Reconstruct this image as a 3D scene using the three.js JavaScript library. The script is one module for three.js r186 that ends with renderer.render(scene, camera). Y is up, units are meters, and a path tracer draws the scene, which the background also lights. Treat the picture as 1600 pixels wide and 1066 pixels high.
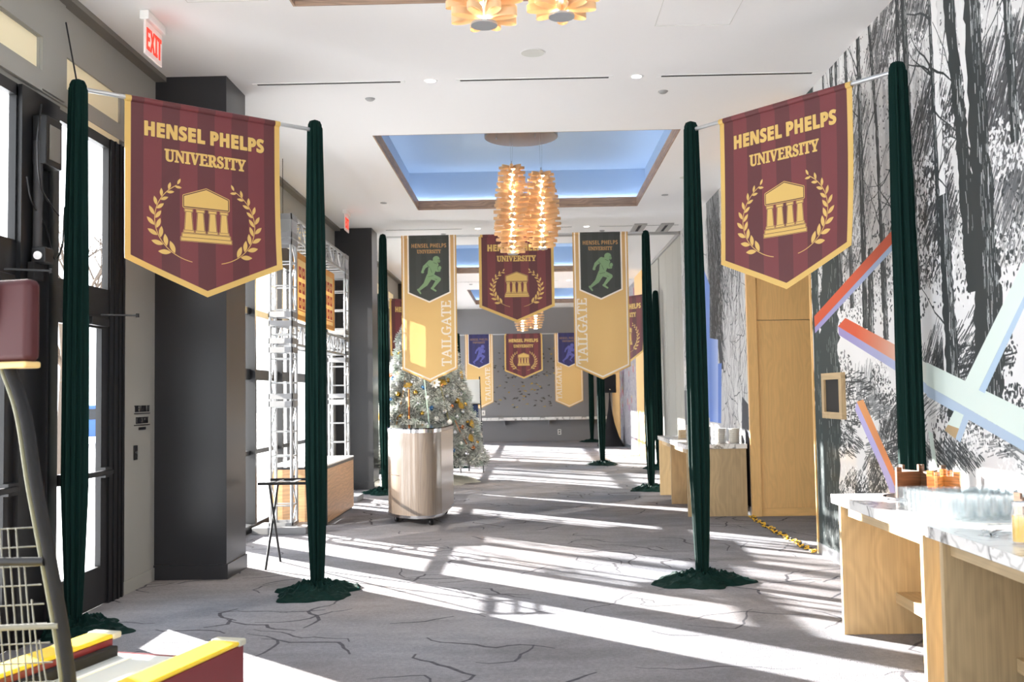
import * as THREE from 'three';
import { mergeGeometries } from 'three/addons/utils/BufferGeometryUtils.js';
import { RoundedBoxGeometry } from 'three/addons/geometries/RoundedBoxGeometry.js';
import { TextGeometry } from 'three/addons/geometries/TextGeometry.js';
import { FontLoader } from 'three/addons/loaders/FontLoader.js';
import { RectAreaLightUniformsLib } from 'three/addons/lights/RectAreaLightUniformsLib.js';

// ---------- camera, sky, sun, exposure ----------
const scene = new THREE.Scene();
const camera = new THREE.PerspectiveCamera(37.84, 1600 / 1066, 0.05, 400);
camera.position.set(0, 1.6, 0);
camera.rotation.order = 'YXZ';
camera.rotation.set(0.0536, 0.01778, -0.01602);
camera.focus = 8.6;
camera.userData.fStop = 3.4;

const renderer = new THREE.WebGLRenderer({ antialias: true });
renderer.toneMapping = THREE.LinearToneMapping;
renderer.toneMappingExposure = 4.45;
renderer.shadowMap.enabled = true;
RectAreaLightUniformsLib.init();

const SUN_DIR = new THREE.Vector3(0.737, -0.274, 0.676).normalize();   // way the light travels
{ // bright hazy winter sky, computed: pale all round the horizon, bluer overhead, brighter towards the sun, thin cloud
  const W = 1024, H = 512, d = new Float32Array(W * H * 4), h2 = (x, y) => { const s = Math.sin(x * 127.1 + y * 311.7) * 43758.5453; return s - Math.floor(s); };
  const vn = (x, y, n) => { const a = Math.floor(x), b = Math.floor(y), f = x - a, g = y - b, u = f * f * (3 - 2 * f), v = g * g * (3 - 2 * g), m = (k) => ((k % n) + n) % n; return (h2(m(a), b) * (1 - u) + h2(m(a + 1), b) * u) * (1 - v) + (h2(m(a), b + 1) * (1 - u) + h2(m(a + 1), b + 1) * u) * v; };
  for (let j = 0; j < H; j++) for (let i = 0; i < W; i++) {
    const el = ((j + 0.5) / H - 0.5) * Math.PI, az = ((i + 0.5) / W - 0.5) * 2 * Math.PI, y = Math.sin(el), x = Math.cos(az) * Math.cos(el), z = Math.sin(az) * Math.cos(el), up = Math.max(0, y);
    const c = Math.max(0, -(x * SUN_DIR.x + y * SUN_DIR.y + z * SUN_DIR.z)), glow = 1 + 0.35 * Math.pow(c, 4) + 0.7 * Math.pow(c, 40), t = Math.pow(up, 0.6);
    const q = vn(i / W * 10, up * 6, 10) * 0.6 + vn(i / W * 24, up * 14, 24) * 0.4, cl = 0.5 + 0.5 * q;
    for (let k = 0; k < 3; k++) { const hz = [0.93, 0.97, 1.0][k], zn = [0.46, 0.6, 0.82][k]; d[(j * W + i) * 4 + k] = (hz * (1 - t) + (zn * (1 - cl) + 0.86 * cl) * t) * glow; }
    d[(j * W + i) * 4 + 3] = 1;
  }
  const t = new THREE.DataTexture(d, W, H, THREE.RGBAFormat, THREE.FloatType); t.mapping = THREE.EquirectangularReflectionMapping; t.magFilter = t.minFilter = THREE.LinearFilter; t.needsUpdate = true;
  scene.background = t; scene.backgroundIntensity = 0.98;
}
const sun = new THREE.DirectionalLight(new THREE.Color(1, 0.965, 0.92), 12);
sun.name = 'sun';
sun.position.copy(SUN_DIR).multiplyScalar(-60).add(new THREE.Vector3(-1, 2, -12));
sun.target.position.set(-1, 2, -12);
sun.castShadow = true;
sun.shadow.camera.left = -25; sun.shadow.camera.right = 25; sun.shadow.camera.top = 12; sun.shadow.camera.bottom = -12; sun.shadow.camera.far = 120;
sun.shadow.mapSize.set(4096, 4096);
scene.add(sun, sun.target);
// low sun thrown back into the room by the windows of the building across the street
const glint = new THREE.SpotLight(new THREE.Color(1, 0.93, 0.82), 1200, 60, 0.13, 0.15, 2);
glint.name = 'facade_glint';
glint.position.set(-22.4, 10.4, 8.8);
glint.target.position.set(-2.2, 1.6, -14.2);
glint.castShadow = true;
scene.add(glint, glint.target);

// ---------- helpers ----------
const PI = Math.PI, R = (d) => d * PI / 180;
let seed = 7;
const rnd = () => { seed = (seed * 1664525 + 1013904223) >>> 0; return seed / 4294967296; };
const rr = (a, b) => a + (b - a) * rnd();
const used = {};
function numbered(n) { used[n] = (used[n] ?? -1) + 1; return used[n] ? n + '_' + String(used[n]).padStart(3, '0') : n; }
const sh = (o) => { o.castShadow = o.receiveShadow = true; return o; };
function tag(o, label, category, group) { o.userData.label = label; o.userData.category = category; if (group) o.userData.group = group; return o; }
function thing(name, label, category, p = [0, 0, 0], turn = 0, group) {
  const o = new THREE.Group(); o.name = numbered(name); scene.add(o); o.position.set(...p); o.rotation.y = turn;
  return tag(o, label, category, group);
}
function part(name, geo, mat, parent) { const m = sh(new THREE.Mesh(geo, mat)); m.name = name; parent.add(m); return m; }
function solo(name, geo, mat, label, category, group, p) { const m = part(numbered(name), geo, mat, scene); if (p) m.position.set(...p); return tag(m, label, category, group); }
function struct(name, geo, mat, parent = scene) { const m = part(parent === scene ? numbered(name) : name, geo, mat, parent); if (parent === scene) m.userData.kind = 'structure'; return m; }
function structGroup(name) { const g = new THREE.Group(); g.name = numbered(name); g.userData.kind = 'structure'; scene.add(g); return g; }
function copy(o, label, p, turn, group) {
  const c = o.clone(); c.name = numbered(o.name.replace(/_\d{3}$/, '')); c.userData = { ...o.userData }; scene.add(c);
  if (label) c.userData.label = label;
  if (p) c.position.set(...p);
  if (turn !== undefined) c.rotation.y = turn;
  if (group) c.userData.group = group;
  return c;
}
function boxuv(g, grain = 'y', off = 0) {           // uv in metres, projected along each face's normal, v along the grain
  const p = g.attributes.position, n = g.attributes.normal, uv = new Float32Array(p.count * 2);
  for (let i = 0; i < p.count; i++) {
    const c = [p.getX(i), p.getY(i), p.getZ(i)], a = [Math.abs(n.getX(i)), Math.abs(n.getY(i)), Math.abs(n.getZ(i))];
    const f = a[0] >= a[1] && a[0] >= a[2] ? 0 : a[1] >= a[2] ? 1 : 2, gi = 'xyz'.indexOf(grain);
    const rest = [0, 1, 2].filter((k) => k !== f), v = rest.includes(gi) ? gi : rest[1], u = rest.find((k) => k !== v);
    uv[i * 2] = c[u] + off; uv[i * 2 + 1] = c[v] + off * 0.37;
  }
  g.setAttribute('uv', new THREE.BufferAttribute(uv, 2));
  return g;
}
const box = (x0, x1, y0, y1, z0, z1, grain, off) => { const g = new THREE.BoxGeometry(Math.abs(x1 - x0), Math.abs(y1 - y0), Math.abs(z1 - z0)); g.translate((x0 + x1) / 2, (y0 + y1) / 2, (z0 + z1) / 2); return boxuv(g, grain, off); };
const rbox = (x0, x1, y0, y1, z0, z1, r = 0.006, grain, off) => { const g = new RoundedBoxGeometry(Math.abs(x1 - x0), Math.abs(y1 - y0), Math.abs(z1 - z0), 2, r); g.translate((x0 + x1) / 2, (y0 + y1) / 2, (z0 + z1) / 2); return boxuv(g, grain, off); };
const V = (x, y, z) => new THREE.Vector3(x, y, z);
function bar(a, b, r = 0.01, seg = 8, r2 = r) {
  const A = V(...a), B = V(...b), d = B.clone().sub(A), g = new THREE.CylinderGeometry(r2, r, d.length(), seg);
  g.applyQuaternion(new THREE.Quaternion().setFromUnitVectors(V(0, 1, 0), d.normalize())); g.translate(...A.add(B).multiplyScalar(0.5).toArray());
  return g;
}
function beam(a, b, w, h) {                            // rectangular bar between two points
  const A = V(...a), B = V(...b), d = B.clone().sub(A), L = d.length(), g = new THREE.BoxGeometry(w, h, L);
  const m = new THREE.Matrix4().lookAt(B, A, Math.abs(d.y) > 0.98 * L ? V(1, 0, 0) : V(0, 1, 0)); m.setPosition(A.add(B).multiplyScalar(0.5)); g.applyMatrix4(m);
  return boxuv(g, 'z');
}
const cyl = (r1, r2, y0, y1, seg = 24, x = 0, z = 0) => { const g = new THREE.CylinderGeometry(r2, r1, y1 - y0, seg); g.translate(x, (y0 + y1) / 2, z); return g; };
const lathe = (pts, seg = 24) => new THREE.LatheGeometry(pts.map((p) => new THREE.Vector2(...p)), seg);
const tube = (pts, r = 0.006, n = 40, seg = 6) => new THREE.TubeGeometry(new THREE.CatmullRomCurve3(pts.map((p) => V(...p))), n, r, seg);
const merge = (gs) => mergeGeometries(gs.map((g) => (g.index ? g.toNonIndexed() : g)));
function extrude(pts, depth, bevel = 0) {
  const s = new THREE.Shape(pts.map((p) => new THREE.Vector2(...p)));
  return new THREE.ExtrudeGeometry(s, { depth, bevelEnabled: bevel > 0, bevelSize: bevel, bevelThickness: bevel, bevelSegments: 2, curveSegments: 12 });
}

// ---------- textures ----------
const hash = (x, y, s) => { let h = Math.imul(x, 374761393) ^ Math.imul(y, 668265263) ^ Math.imul(s, 1274126177); h = Math.imul(h ^ (h >>> 13), 1274126177); return ((h ^ (h >>> 16)) >>> 0) / 4294967296; };
function vnoise(x, y, px, py, s = 0) {                 // value noise that tiles every px, py cells
  const x0 = Math.floor(x), y0 = Math.floor(y), fx = x - x0, fy = y - y0, u = fx * fx * (3 - 2 * fx), v = fy * fy * (3 - 2 * fy);
  const w = (a, n) => ((a % n) + n) % n, a = w(x0, px), b = w(x0 + 1, px), c = w(y0, py), d = w(y0 + 1, py);
  return (hash(a, c, s) * (1 - u) + hash(b, c, s) * u) * (1 - v) + (hash(a, d, s) * (1 - u) + hash(b, d, s) * u) * v;
}
function fbm(x, y, px, py, s, oct = 4) { let t = 0, a = 0.5, n = 0; for (let i = 0; i < oct; i++) { t += a * vnoise(x, y, px, py, s + i * 17); n += a; x *= 2; y *= 2; px *= 2; py *= 2; a *= 0.5; } return t / n; }
function canvasTex(w, h, draw, mw = 1, mh = 1, srgb = true) {
  const c = document.createElement('canvas'); c.width = w; c.height = h;
  draw(c.getContext('2d'), w, h);
  const t = new THREE.CanvasTexture(c); t.wrapS = t.wrapT = THREE.RepeatWrapping; t.repeat.set(1 / mw, 1 / mh); t.anisotropy = 8;
  if (srgb) t.colorSpace = THREE.SRGBColorSpace;
  return t;
}
function pixelTex(w, h, f, mw = 1, mh = 1, srgb = true) {
  return canvasTex(w, h, (c) => {
    const im = c.createImageData(w, h), d = im.data;
    for (let y = 0, i = 0; y < h; y++) for (let x = 0; x < w; x++, i += 4) { const q = f(x / w, y / h); d[i] = q[0]; d[i + 1] = q[1]; d[i + 2] = q[2]; d[i + 3] = 255; }
    c.putImageData(im, 0, 0);
  }, mw, mh, srgb);
}
const wood = (rgb, contrast, s, mw = 0.8, mh = 1.6, w = 384, h = 768) => pixelTex(w, h, (u, v) => {
  const warp = fbm(u * 4, v * 3, 4, 3, s, 3), fine = vnoise(u * 150, v * 5, 150, 5, s + 3), fib = vnoise(u * 60, v * 2, 60, 2, s + 5);
  const ring = 0.5 + 0.5 * Math.sin(2 * PI * (u * 9 + warp * 5 + 0.6 * fbm(u * 2, v, 2, 1, s + 8, 2)));
  const k = 1 + contrast * ((ring - 0.5) * 0.5 + (fine - 0.5) * 0.7 + (fib - 0.5) * 0.5 + (warp - 0.5) * 0.4);
  return rgb.map((c) => Math.max(0, Math.min(255, c * k)));
}, mw, mh);
const S = (hex, o = {}) => new THREE.MeshStandardMaterial({ color: new THREE.Color(hex), roughness: 0.7, ...o });
const P = (hex, o = {}) => new THREE.MeshPhysicalMaterial({ color: new THREE.Color(hex), roughness: 0.5, ...o });

const carpetTex = canvasTex(2048, 2048, (c, w, h) => {
  const im = c.createImageData(w, h), d = im.data;
  for (let y = 0, i = 0; y < h; y++) for (let x = 0; x < w; x++, i += 4) {
    const u = x / w, v = y / h, big = fbm(u * 9, v * 14, 9, 14, 3, 4), str = fbm(u * 14, v * 50, 14, 50, 9, 3), fl = hash(x, y, 5), mid = vnoise(u * 400, v * 400, 400, 400, 2);
    const k = 0.82 + 0.32 * big + 0.16 * (str - 0.5) + 0.12 * (fl - 0.5) + 0.1 * (mid - 0.5), warm = (fbm(u * 5, v * 5, 5, 5, 21, 2) - 0.5) * 14;
    d[i] = 150 * k + warm; d[i + 1] = 147 * k; d[i + 2] = 149 * k - warm; d[i + 3] = 255;
  }
  c.putImageData(im, 0, 0);
  c.lineCap = 'round'; c.lineJoin = 'round';
  for (let n = 0; n < 120; n++) {                       // dark wandering veins in the pile
    let x = rr(0, w), y = rr(0, h), a = rr(0, 2 * PI); const pts = [[x, y]], len = 4 + Math.floor(rr(0, 9));
    for (let k = 0; k < len; k++) { a += rr(-0.55, 0.55) * (rnd() < 0.2 ? 2.2 : 1); x += Math.cos(a) * 26; y += Math.sin(a) * 26; pts.push([x, y]); }
    const wd = rr(3.4, 7);
    for (const ox of [-w, 0, w]) for (const oy of [-h, 0, h]) for (let k = 1; k < pts.length; k++) {
      c.strokeStyle = 'rgba(66,65,72,0.8)'; c.lineWidth = wd * (0.45 + 0.9 * Math.sin(PI * k / pts.length));
      c.beginPath(); c.moveTo(pts[k - 1][0] + ox, pts[k - 1][1] + oy); c.lineTo(pts[k][0] + ox, pts[k][1] + oy); c.stroke();
    }
  }
}, 6.4, 6.4);
const carpetBump = pixelTex(256, 256, (u, v) => { const q = 255 * hash(Math.floor(u * 256), Math.floor(v * 256), 8); return [q, q, q]; }, 0.6, 0.6, false);
const marbleTex = canvasTex(1024, 1024, (c, w, h) => {
  const im = c.createImageData(w, h), d = im.data;
  for (let y = 0, i = 0; y < h; y++) for (let x = 0; x < w; x++, i += 4) {
    const u = x / w, v = y / h, q = fbm(u * 4, v * 4, 4, 4, 31, 5), e = Math.abs(fbm(u * 5 + q * 1.5, v * 5 + q, 5, 5, 41, 5) - 0.5), e2 = Math.abs(fbm(u * 9, v * 9 + q, 9, 9, 57, 4) - 0.5);
    const k = 232 - 95 * Math.max(0, 1 - e * 26) - 42 * Math.max(0, 1 - e2 * 22) - 26 * (q - 0.35);
    d[i] = k; d[i + 1] = k - 1; d[i + 2] = k - 3; d[i + 3] = 255;
  }
  c.putImageData(im, 0, 0);
}, 1.4, 1.4);
const M = {
  carpet: new THREE.MeshStandardMaterial({ map: carpetTex, color: new THREE.Color(0.75, 0.75, 0.77), roughness: 1, bumpMap: carpetBump, bumpScale: 0.004 }),
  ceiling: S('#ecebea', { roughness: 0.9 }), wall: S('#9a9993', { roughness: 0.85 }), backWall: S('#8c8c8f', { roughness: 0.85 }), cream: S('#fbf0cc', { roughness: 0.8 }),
  column: S('#2c2d30', { roughness: 0.33 }), trimGrey: S('#77736c', { roughness: 0.6 }), black: S('#121316', { roughness: 0.42 }), blackMatte: S('#131316', { roughness: 0.9 }),
  kick: S('#a9adb2', { roughness: 0.35, metalness: 0.9 }), partition: S('#a9a8a0', { roughness: 0.7 }), partitionDark: S('#4b4948', { roughness: 0.7 }), concrete: S('#e6e6e6', { roughness: 0.95 }),
  glass: new THREE.MeshPhysicalMaterial({ color: 0xffffff, transmission: 1, thickness: 0, roughness: 0, ior: 1.5 }),
  oak: new THREE.MeshStandardMaterial({ map: wood([186, 162, 124], 0.1, 11), roughness: 0.5 }), portal: new THREE.MeshStandardMaterial({ map: wood([240, 194, 128], 0.05, 23, 0.5, 1.8), roughness: 0.45 }),
  walnut: new THREE.MeshStandardMaterial({ map: wood([92, 64, 42], 0.4, 37, 0.4, 0.9), roughness: 0.5 }), cherry: new THREE.MeshStandardMaterial({ map: wood([205, 128, 60], 0.35, 43, 0.4, 0.9), roughness: 0.4 }),
  lip: new THREE.MeshStandardMaterial({ map: wood([158, 130, 108], 0.3, 51, 0.4, 1.6), roughness: 0.5 }), crate: new THREE.MeshStandardMaterial({ map: wood([192, 150, 108], 0.16, 63, 0.5, 1.3), roughness: 0.4 }),
  laminate: new THREE.MeshPhysicalMaterial({ map: wood([132, 119, 108], 0.12, 71, 0.16, 2.5), roughness: 0.3, clearcoat: 0.5, clearcoatRoughness: 0.12 }),
  coffer: S('#a2bad6', { roughness: 0.9 }), marble: new THREE.MeshPhysicalMaterial({ map: marbleTex, roughness: 0.18, clearcoat: 0.3, clearcoatRoughness: 0.1 }),
  velvet: P('#06231f', { roughness: 0.75, specularIntensity: 0.25, sheen: 0.65, sheenColor: new THREE.Color('#23857a'), sheenRoughness: 0.3 }), pipe: S('#c9cbcc', { roughness: 0.35, metalness: 0.8 }),
  alu: S('#b2b4b6', { roughness: 0.4, metalness: 0.75 }), aluPlate: S('#98999b', { roughness: 0.5, metalness: 0.5 }), chrome: S('#d8d8da', { roughness: 0.15, metalness: 1 }), white: S('#f0f0ee', { roughness: 0.6 }),
  china: P('#e9e7e1', { roughness: 0.25, clearcoat: 0.5 }), rail: S('#a3a3a2', { roughness: 0.5 }), snow: S('#eef0f2', { roughness: 0.95 }), cove: S('#ffffff', { emissive: new THREE.Color(0.9, 0.93, 1), emissiveIntensity: 1.2 }), slot: S('#15161c', { roughness: 0.6 }), led: S('#ffffff', { emissive: new THREE.Color(1, 0.96, 0.9), emissiveIntensity: 3 }),
};
// ---------- the room ----------
const XL = -3.38, XR = 2.8, HC = 4.548, ZN = 6, ZE = -34;
const colZ = [-0.57, -8.9, -17.23, -25.56], cofferZ = [-5.04, -13.37, -21.7, -30.03];
struct('floor', box(-3.7, 2.95, -0.2, 0, ZE - 0.2, ZN + 0.2), M.carpet);
{ // ceiling slab with four openings
  const s = new THREE.Shape([[XL + 0.09, -ZN - 0.2], [2.95, -ZN - 0.2], [2.95, 9.7], [4.6, 9.7], [4.6, -ZE + 0.2], [XL + 0.09, -ZE + 0.2]].map((p) => new THREE.Vector2(...p)));
  for (const z of cofferZ) s.holes.push(new THREE.Path([[-1.74, -z - 2.29], [1.74, -z - 2.29], [1.74, -z + 2.29], [-1.74, -z + 2.29]].map((p) => new THREE.Vector2(...p))));
  const g = new THREE.ExtrudeGeometry(s, { depth: 0.14, bevelEnabled: false }); g.rotateX(-PI / 2); g.translate(0, HC, 0);
  const c = struct('ceiling', g, M.ceiling);
  const seam = (x0, x1, z0, z1) => { const t = 0.004; return merge([box(x0, x1, HC - 0.003, HC + 0.001, z0, z0 + t), box(x0, x1, HC - 0.003, HC + 0.001, z1, z1 + t), box(x0, x0 + t, HC - 0.003, HC + 0.001, z0, z1), box(x1, x1 + t, HC - 0.003, HC + 0.001, z0, z1)]); };
  part('access_panel', seam(1.05, 1.65, -7.9, -7.3), S('#d2d1cc'), c);
  part('access_panel', seam(-2.5, -1.9, -7.2, -6.6), S('#d2d1cc'), c);
}
struct('trim', box(XL - 0.05, XL + 0.1, HC - 0.045, HC + 0.2, ZE, ZN), M.trimGrey);
cofferZ.forEach((z, i) => {
  const g = structGroup('ceiling_coffer');
  const W = 1.89, L = 2.44, y0 = 4.688, y1 = 5.18, t = 0.05;
  for (const s of [-1, 1]) {
    struct('coffer_wall', box(s * W, s * (W + t), y0, y1, z - L - t, z + L + t), M.coffer, g);
    struct('coffer_wall', box(-W, W, y0, y1, z + s * L, z + s * (L + t)), M.coffer, g);
    struct('lip_board', box(s * 1.74, s * 1.725, HC, HC + 0.148, z - 2.29, z + 2.29, 'z', i), M.lip, g);
    struct('lip_board', box(-1.725, 1.725, HC, HC + 0.148, z + s * 2.29, z + s * 2.275, 'x', i + 0.4), M.lip, g);
    struct('light_strip', box(s * 1.845, s * 1.87, y0, y0 + 0.012, z - 2.35, z + 2.35), M.cove, g);
    struct('light_strip', box(-1.8, 1.8, y0, y0 + 0.012, z + s * 2.395, z + s * 2.42), M.cove, g);
    const a = new THREE.RectAreaLight(new THREE.Color(0.9, 0.93, 1), 2.6, 0.025, 4.7); a.name = 'cove_light'; a.position.set(s * 1.857, y0 + 0.02, z); a.rotation.x = PI / 2; scene.add(a);
    const b = new THREE.RectAreaLight(new THREE.Color(0.9, 0.93, 1), 2.6, 3.6, 0.025); b.name = 'cove_light'; b.position.set(0, y0 + 0.02, z + s * 2.407); b.rotation.x = PI / 2; scene.add(b);
  }
  struct('coffer_top', box(-W - t, W + t, y1, y1 + 0.05, z - L - t, z + L + t), M.coffer, g);
});
{ // left wall: piers, header in courses, cream recessed panels
  const X0 = XL - 0.12, gs = [], creams = [];
  gs.push(box(X0, XL, 4.14, 5, ZE, ZN), box(X0, XL, 3.77, 3.9, ZE, ZN), box(X0, XL - 0.03, 3.9, 4.14, ZE, ZN), box(X0, XL - 0.02, 3.72, 3.77, ZE, ZN));
  gs.push(box(XL, XL + 0.02, 3.78, 4.5, -7.1, -6.76), box(XL, XL + 0.02, 4.145, 4.5, -6.76, -1.3), box(XL, XL + 0.02, 3.76, 3.905, -6.76, -1.3));
  for (const z of colZ) {
    gs.push(box(X0, XL, 0, 3.77, z - 0.68, z + 0.68));
    gs.push(box(XL - 0.03, XL, 3.9, 4.14, z - 0.68, z + 0.78), box(XL - 0.03, XL, 3.9, 4.14, z + 1.735, z + 2.15));
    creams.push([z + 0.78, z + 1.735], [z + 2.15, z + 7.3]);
  }
  const w = struct('wall_left', merge(gs), M.wall);
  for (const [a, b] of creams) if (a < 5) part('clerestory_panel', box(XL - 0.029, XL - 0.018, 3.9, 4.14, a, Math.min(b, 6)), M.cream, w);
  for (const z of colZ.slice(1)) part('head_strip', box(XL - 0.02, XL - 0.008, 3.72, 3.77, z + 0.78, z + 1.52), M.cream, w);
  for (const z of colZ) part('pier_skirting', box(XL, XL + 0.012, 0, 0.11, z + 0.02, z + 0.69), M.wall, w);
}
colZ.forEach((z) => {
  const c = structGroup('wall_column');
  struct('column_casing', box(XL, -2.73, 0, HC, z - 0.6, z), M.column, c);
  struct('skirting', merge([box(-2.73, -2.716, 0, 0.13, z - 0.6, z + 0.014), box(XL, -2.73, 0, 0.13, z, z + 0.014)]), M.column, c);
});
function glazing(g, z0, z1, posts, rails, top = 3.68, firstRails = rails) {          // posts [z, half width], rails [y0, y1]; every pane its own mesh
  const X0 = XL - 0.1, xg = XL - 0.06, y0 = 0.09, y1 = 3.72;
  struct('sill', box(X0, XL + 0.02, 0, y0, z1, z0), M.black, g);
  struct('head', box(X0, XL, top, y1, z1, z0), M.black, g);
  const zs = [[z0, 0.03], ...posts, [z1, 0.03]].sort((a, b) => b[0] - a[0]);
  for (const [z, w] of zs) struct('mullion', box(w > 0.05 ? X0 : xg - 0.03, w > 0.05 ? XL : XL + 0.03, y0, top, z - w, z + w), M.black, g);
  for (let i = 1; i < zs.length; i++) {
    const a = zs[i - 1][0] - zs[i - 1][1], b = zs[i][0] + zs[i][1];
    const rl = i === 1 ? firstRails : rails, rs = [[0, y0], ...rl, [top, y1]];
    for (const [r0, r1] of rl) struct('transom', box(xg - 0.025, xg + 0.025, r0, r1, b, a), M.black, g);
    for (let k = 1; k < rs.length; k++) { const p = new THREE.PlaneGeometry(a - b, rs[k][0] - rs[k - 1][1]); p.rotateY(PI / 2); p.translate(xg, (rs[k][0] + rs[k - 1][1]) / 2, (a + b) / 2); struct('pane', p, M.glass, g); }
  }
}
const RAILS = [[0.912, 0.967], [1.83, 1.96], [2.63, 2.71]];
colZ.slice(1).forEach((zc, i) => {
  const g = structGroup('window'), a = zc - 0.68, b = i < 2 ? colZ[i + 2] + 0.68 : ZE;
  glazing(g, a, b, [[zc - 2.22, 0.22], [zc - 3.2, 0.03], [zc - 4.53, 0.03], [zc - 5.35, 0.1], [zc - 6.6, 0.03]], RAILS, 3.4, [[1.14, 1.16]]);
});
{ const g = structGroup('window'); glazing(g, ZN, 0.11, [[4.6, 0.03], [3.2, 0.03], [1.8, 0.03]], RAILS, 3.4); }
{ // entrance bay: window beside a door, wide post, door with transom light
  const g = structGroup('window');
  glazing(g, -1.25, -5.5, [[-2.6, 0.04], [-4.0, 0.04]], [[0.3, 0.36], [2.3, 2.5]]);
  const X0 = XL - 0.05;
  struct('post', box(X0, XL + 0.03, 0, 3.72, -7.0, -6.47), M.black, g); struct('post', box(X0, XL + 0.01, 0, 3.72, -8.22, -7.92), M.black, g);
  struct('post_fin', box(XL + 0.03, XL + 0.045, 0, 3.6, -6.86, -6.83), M.black, g);
  for (const z of [-8.0, -8.09, -8.16]) struct('jamb_rib', box(XL + 0.01, XL + 0.022, 0, 3.72, z - 0.012, z + 0.012), M.black, g);
  for (const [a, b, y] of [[-5.5, -6.47, 2.55], [-7.0, -7.92, 2.37]]) {
    struct('door_head', box(X0, XL, y - 0.1, y + 0.12, b, a), M.black, g); struct('head', box(X0, XL, 3.64, 3.72, b, a), M.black, g);
    struct('mullion', box(X0, XL, y + 0.1, 3.7, a - 0.06, a), M.black, g); struct('mullion', box(X0, XL, y + 0.1, 3.7, b, b + 0.02), M.black, g);
    const p = new THREE.PlaneGeometry(a - b, 3.64 - y - 0.12); p.rotateY(PI / 2); p.translate(XL - 0.03, (3.64 + y + 0.12) / 2, (a + b) / 2); struct('pane', p, M.glass, g);
    const d = structGroup('door'), top = y - 0.1;
    struct('stile', box(XL - 0.05, XL - 0.005, 0.01, top, a - 0.075, a), M.black, d); struct('stile', box(XL - 0.05, XL - 0.005, 0.01, top, b, b + 0.12), M.black, d);
    struct('bottom_rail', box(XL - 0.05, XL - 0.005, 0.01, 0.31, b + 0.12, a - 0.075), M.black, d); struct('top_rail', box(XL - 0.05, XL - 0.005, top - 0.1, top, b + 0.12, a - 0.075), M.black, d);
    const q = new THREE.PlaneGeometry(a - b - 0.195, top - 0.41); q.rotateY(PI / 2); q.translate(XL - 0.03, (top - 0.1 + 0.31) / 2, (a + b + 0.045) / 2); struct('pane', q, M.glass, d);
    struct('push_bar', merge([rbox(XL + 0.03, XL + 0.07, 1.02, 1.06, b + 0.05, a - 0.05, 0.01), box(XL - 0.005, XL + 0.05, 1.0, 1.08, b + 0.04, b + 0.16), box(XL - 0.005, XL + 0.05, 1.0, 1.08, a - 0.12, a - 0.03)]), M.black, d);
    struct('closer', merge([rbox(XL - 0.003, XL + 0.05, top - 0.085, top - 0.02, b + 0.1, b + 0.4, 0.008), beam([XL - 0.02, top + 0.01, b + 0.15], [XL + 0.24, top + 0.01, b + 0.02], 0.02, 0.012), bar([XL + 0.24, top - 0.005, b + 0.02], [XL + 0.24, top + 0.025, b + 0.02], 0.014)]), M.black, d);
  }
}
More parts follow.
